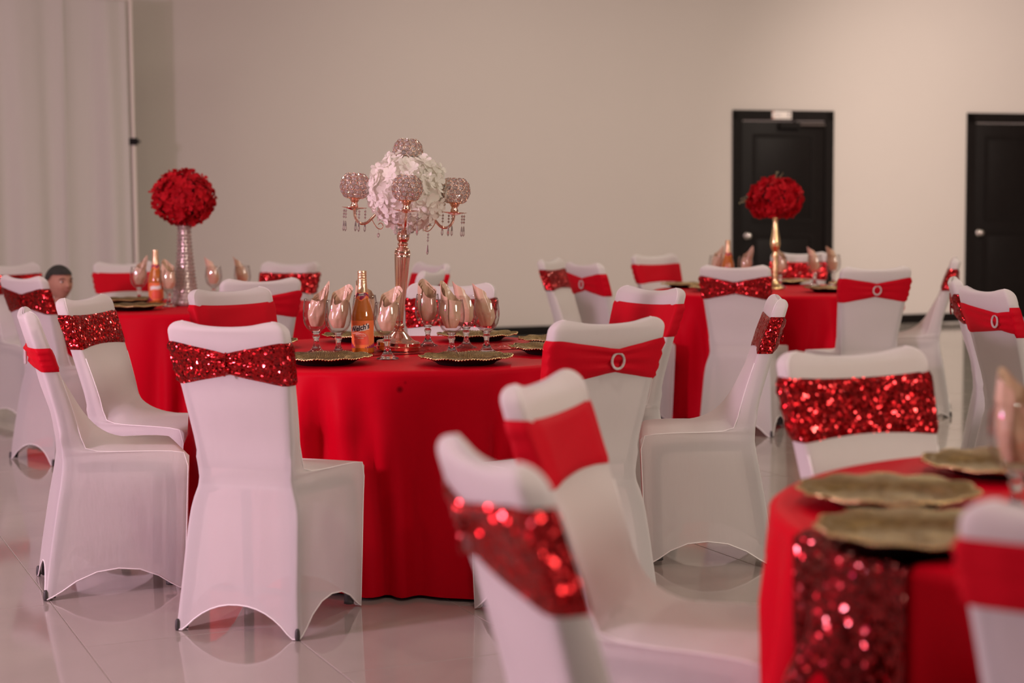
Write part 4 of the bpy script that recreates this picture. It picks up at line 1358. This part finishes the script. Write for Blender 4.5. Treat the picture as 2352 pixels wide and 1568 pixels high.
def head_point(d):
    """direction -> point on the head; face looks along -Y"""
    x, y, z = d
    p = np.array([x * .0715, y * .088, z * .098])
    if z < 0:                                            # jaw narrows, chin forward
        k = 1 - .30 * (-z) ** 1.4; p[0] *= k
        if y < 0: p[1] *= 1 - .10 * (-z); p[1] -= .010 * (-z) ** 2
        else: p[1] *= 1 - .42 * (-z) ** 1.2
    if y < 0:
        p[1] += .006 * math.exp(-((z - .08) / .10) ** 2) * math.exp(-((abs(x) - .42) / .2) ** 2)       # eye sockets
        p[1] -= .018 * math.exp(-((z + .18) / .10) ** 2) * math.exp(-(x / .13) ** 2)                    # nose tip
        p[1] -= .007 * math.exp(-((z - .02) / .14) ** 2) * math.exp(-(x / .10) ** 2)                    # bridge
        p[1] -= .005 * math.exp(-((z + .42) / .07) ** 2) * math.exp(-(x / .25) ** 2)                    # mouth
        p[1] -= .006 * math.exp(-((z + .28) / .2) ** 2) * math.exp(-((abs(x) - .55) / .22) ** 2)        # cheeks
        p[1] -= .004 * math.exp(-((z - .26) / .08) ** 2) * math.exp(-((abs(x) - .35) / .25) ** 2)       # brows
    return p


def head_mesh(scale=1.0, zmin=None, off=0.0, hair=False):
    nv, nu = 48, 64; V = []
    for j in range(nv):
        t = PI * j / (nv - 1)
        for k in range(nu):
            a = 2 * PI * k / nu
            d = np.array([math.sin(t) * math.cos(a), math.sin(t) * math.sin(a), math.cos(t)])
            p = head_point(d)
            if hair: p = p + d * off
            V.append(p)
    V, F = grid_mesh(V, nv, nu, True)
    if hair:
        def keep(f):
            c = np.mean([V[i] for i in f], axis=0) / np.array([.0715, .088, .098])
            front = -c[1]
            line = -.35 + .88 * min(1, max(0, (front + .45) / .75))
            return c[2] > line
        F = [f for f in F if keep(f)]
    return V, F

boy = thing('person', 'small boy with short black hair and white collar, standing behind the chairs at left', 'person', (-2.66, 9.98, 0), math.radians(48))
HZ = .862
body = skin_body()
bm = bmesh.new(); bm.from_mesh(body)
V, F = head_mesh()
vs = [bm.verts.new((p[0], p[1], p[2] + HZ)) for p in V]
for f in F:
    try: bm.faces.new([vs[i] for i in f])
    except ValueError: pass
for s in (-1, 1):                                        # ears
    n1, n2 = 8, 12; EV = []
    for j in range(n1 + 1):
        for k in range(n2):
            t, a = PI * j / n1, 2 * PI * k / n2
            EV.append(bm.verts.new((s * (.070 + .009 * math.sin(t) * math.cos(a)), .010 + .017 * math.sin(t) * math.sin(a), HZ - .002 + .026 * math.cos(t))))
    for j in range(n1):
        for k in range(n2):
            try: bm.faces.new([EV[j * n2 + k], EV[j * n2 + (k + 1) % n2], EV[(j + 1) * n2 + (k + 1) % n2], EV[(j + 1) * n2 + k]])
            except ValueError: pass
me = bpy.data.meshes.new('mesh'); bm.to_mesh(me); bm.free()
me.polygons.foreach_set('use_smooth', [True] * len(me.polygons)); me.materials.clear()
obj('body', me, 'skin', boy)
V, F = head_mesh(hair=True, off=.010)
obj('hair', mk([(p[0], p[1], p[2] + HZ) for p in V], F), 'hair', boy)
for s in (-1, 1):
    e = obj('eye', core_mesh(.0105, .0062, 0), 'eyewhite', boy, (s * .029, -.0715, HZ + .010))
    obj('iris', core_mesh(.0064, .0060, 0), 'iris', e, (0, -.0058, 0))
    m = MB(); m.tube([(s * (.014 + .031 * t), -.0850 + .014 * t * t, HZ + .0235 + .006 * math.sin(PI * t)) for t in np.linspace(0, 1, 6)], .0028, 5)
    obj('eyebrow', m.mesh(), 'hair', boy)
m = MB(); m.tube([(x, -.0895 + 9 * x * x, HZ - .0425 + 1.5 * x * x) for x in np.linspace(-.022, .022, 9)], [.001, .003, .0038, .0042, .0040, .0042, .0038, .003, .001], 6)
obj('lips', m.mesh(), 'lips', boy)
m = MB(); m.lathe([(.084, .40), (.090, .48), (.092, .56), (.096, .64), (.100, .675), (.088, .705), (.055, .722), (.044, .735), (.047, .752), (.050, .752), (.048, .733), (.060, .724)], 32, tf=lambda p: (p[0] * 1.12, p[1] * .86, p[2]))
obj('shirt', m.mesh(), 'shirt', boy)
for s in (-1, 1):
    m = MB(); m.tube([(s * .095, 0, .695), (s * .115, .002, .66), (s * .132, .008, .58), (s * .136, .010, .545), (s * .137, -.012, .49), (s * .136, -.028, .445)], [.046, .044, .037, .035, .031, .028], 12); obj('sleeve', m.mesh(), 'shirt', boy)
    m = MB(); m.tube([(s * .048, 0, .45), (s * .053, 0, .38), (s * .056, -.008, .24), (s * .057, .006, .12), (s * .057, .012, .05)], [.074, .070, .052, .044, .042], 14); obj('trouser_leg', m.mesh(), 'trousers', boy)
    m = MB(); V = []
    m.tube([(s * .057, .040, .030), (s * .058, .015, .034), (s * .062, -.04, .030), (s * .066, -.10, .022)], [.026, .034, .034, .022], 12); obj('shoe', m.mesh(), 'black', boy)
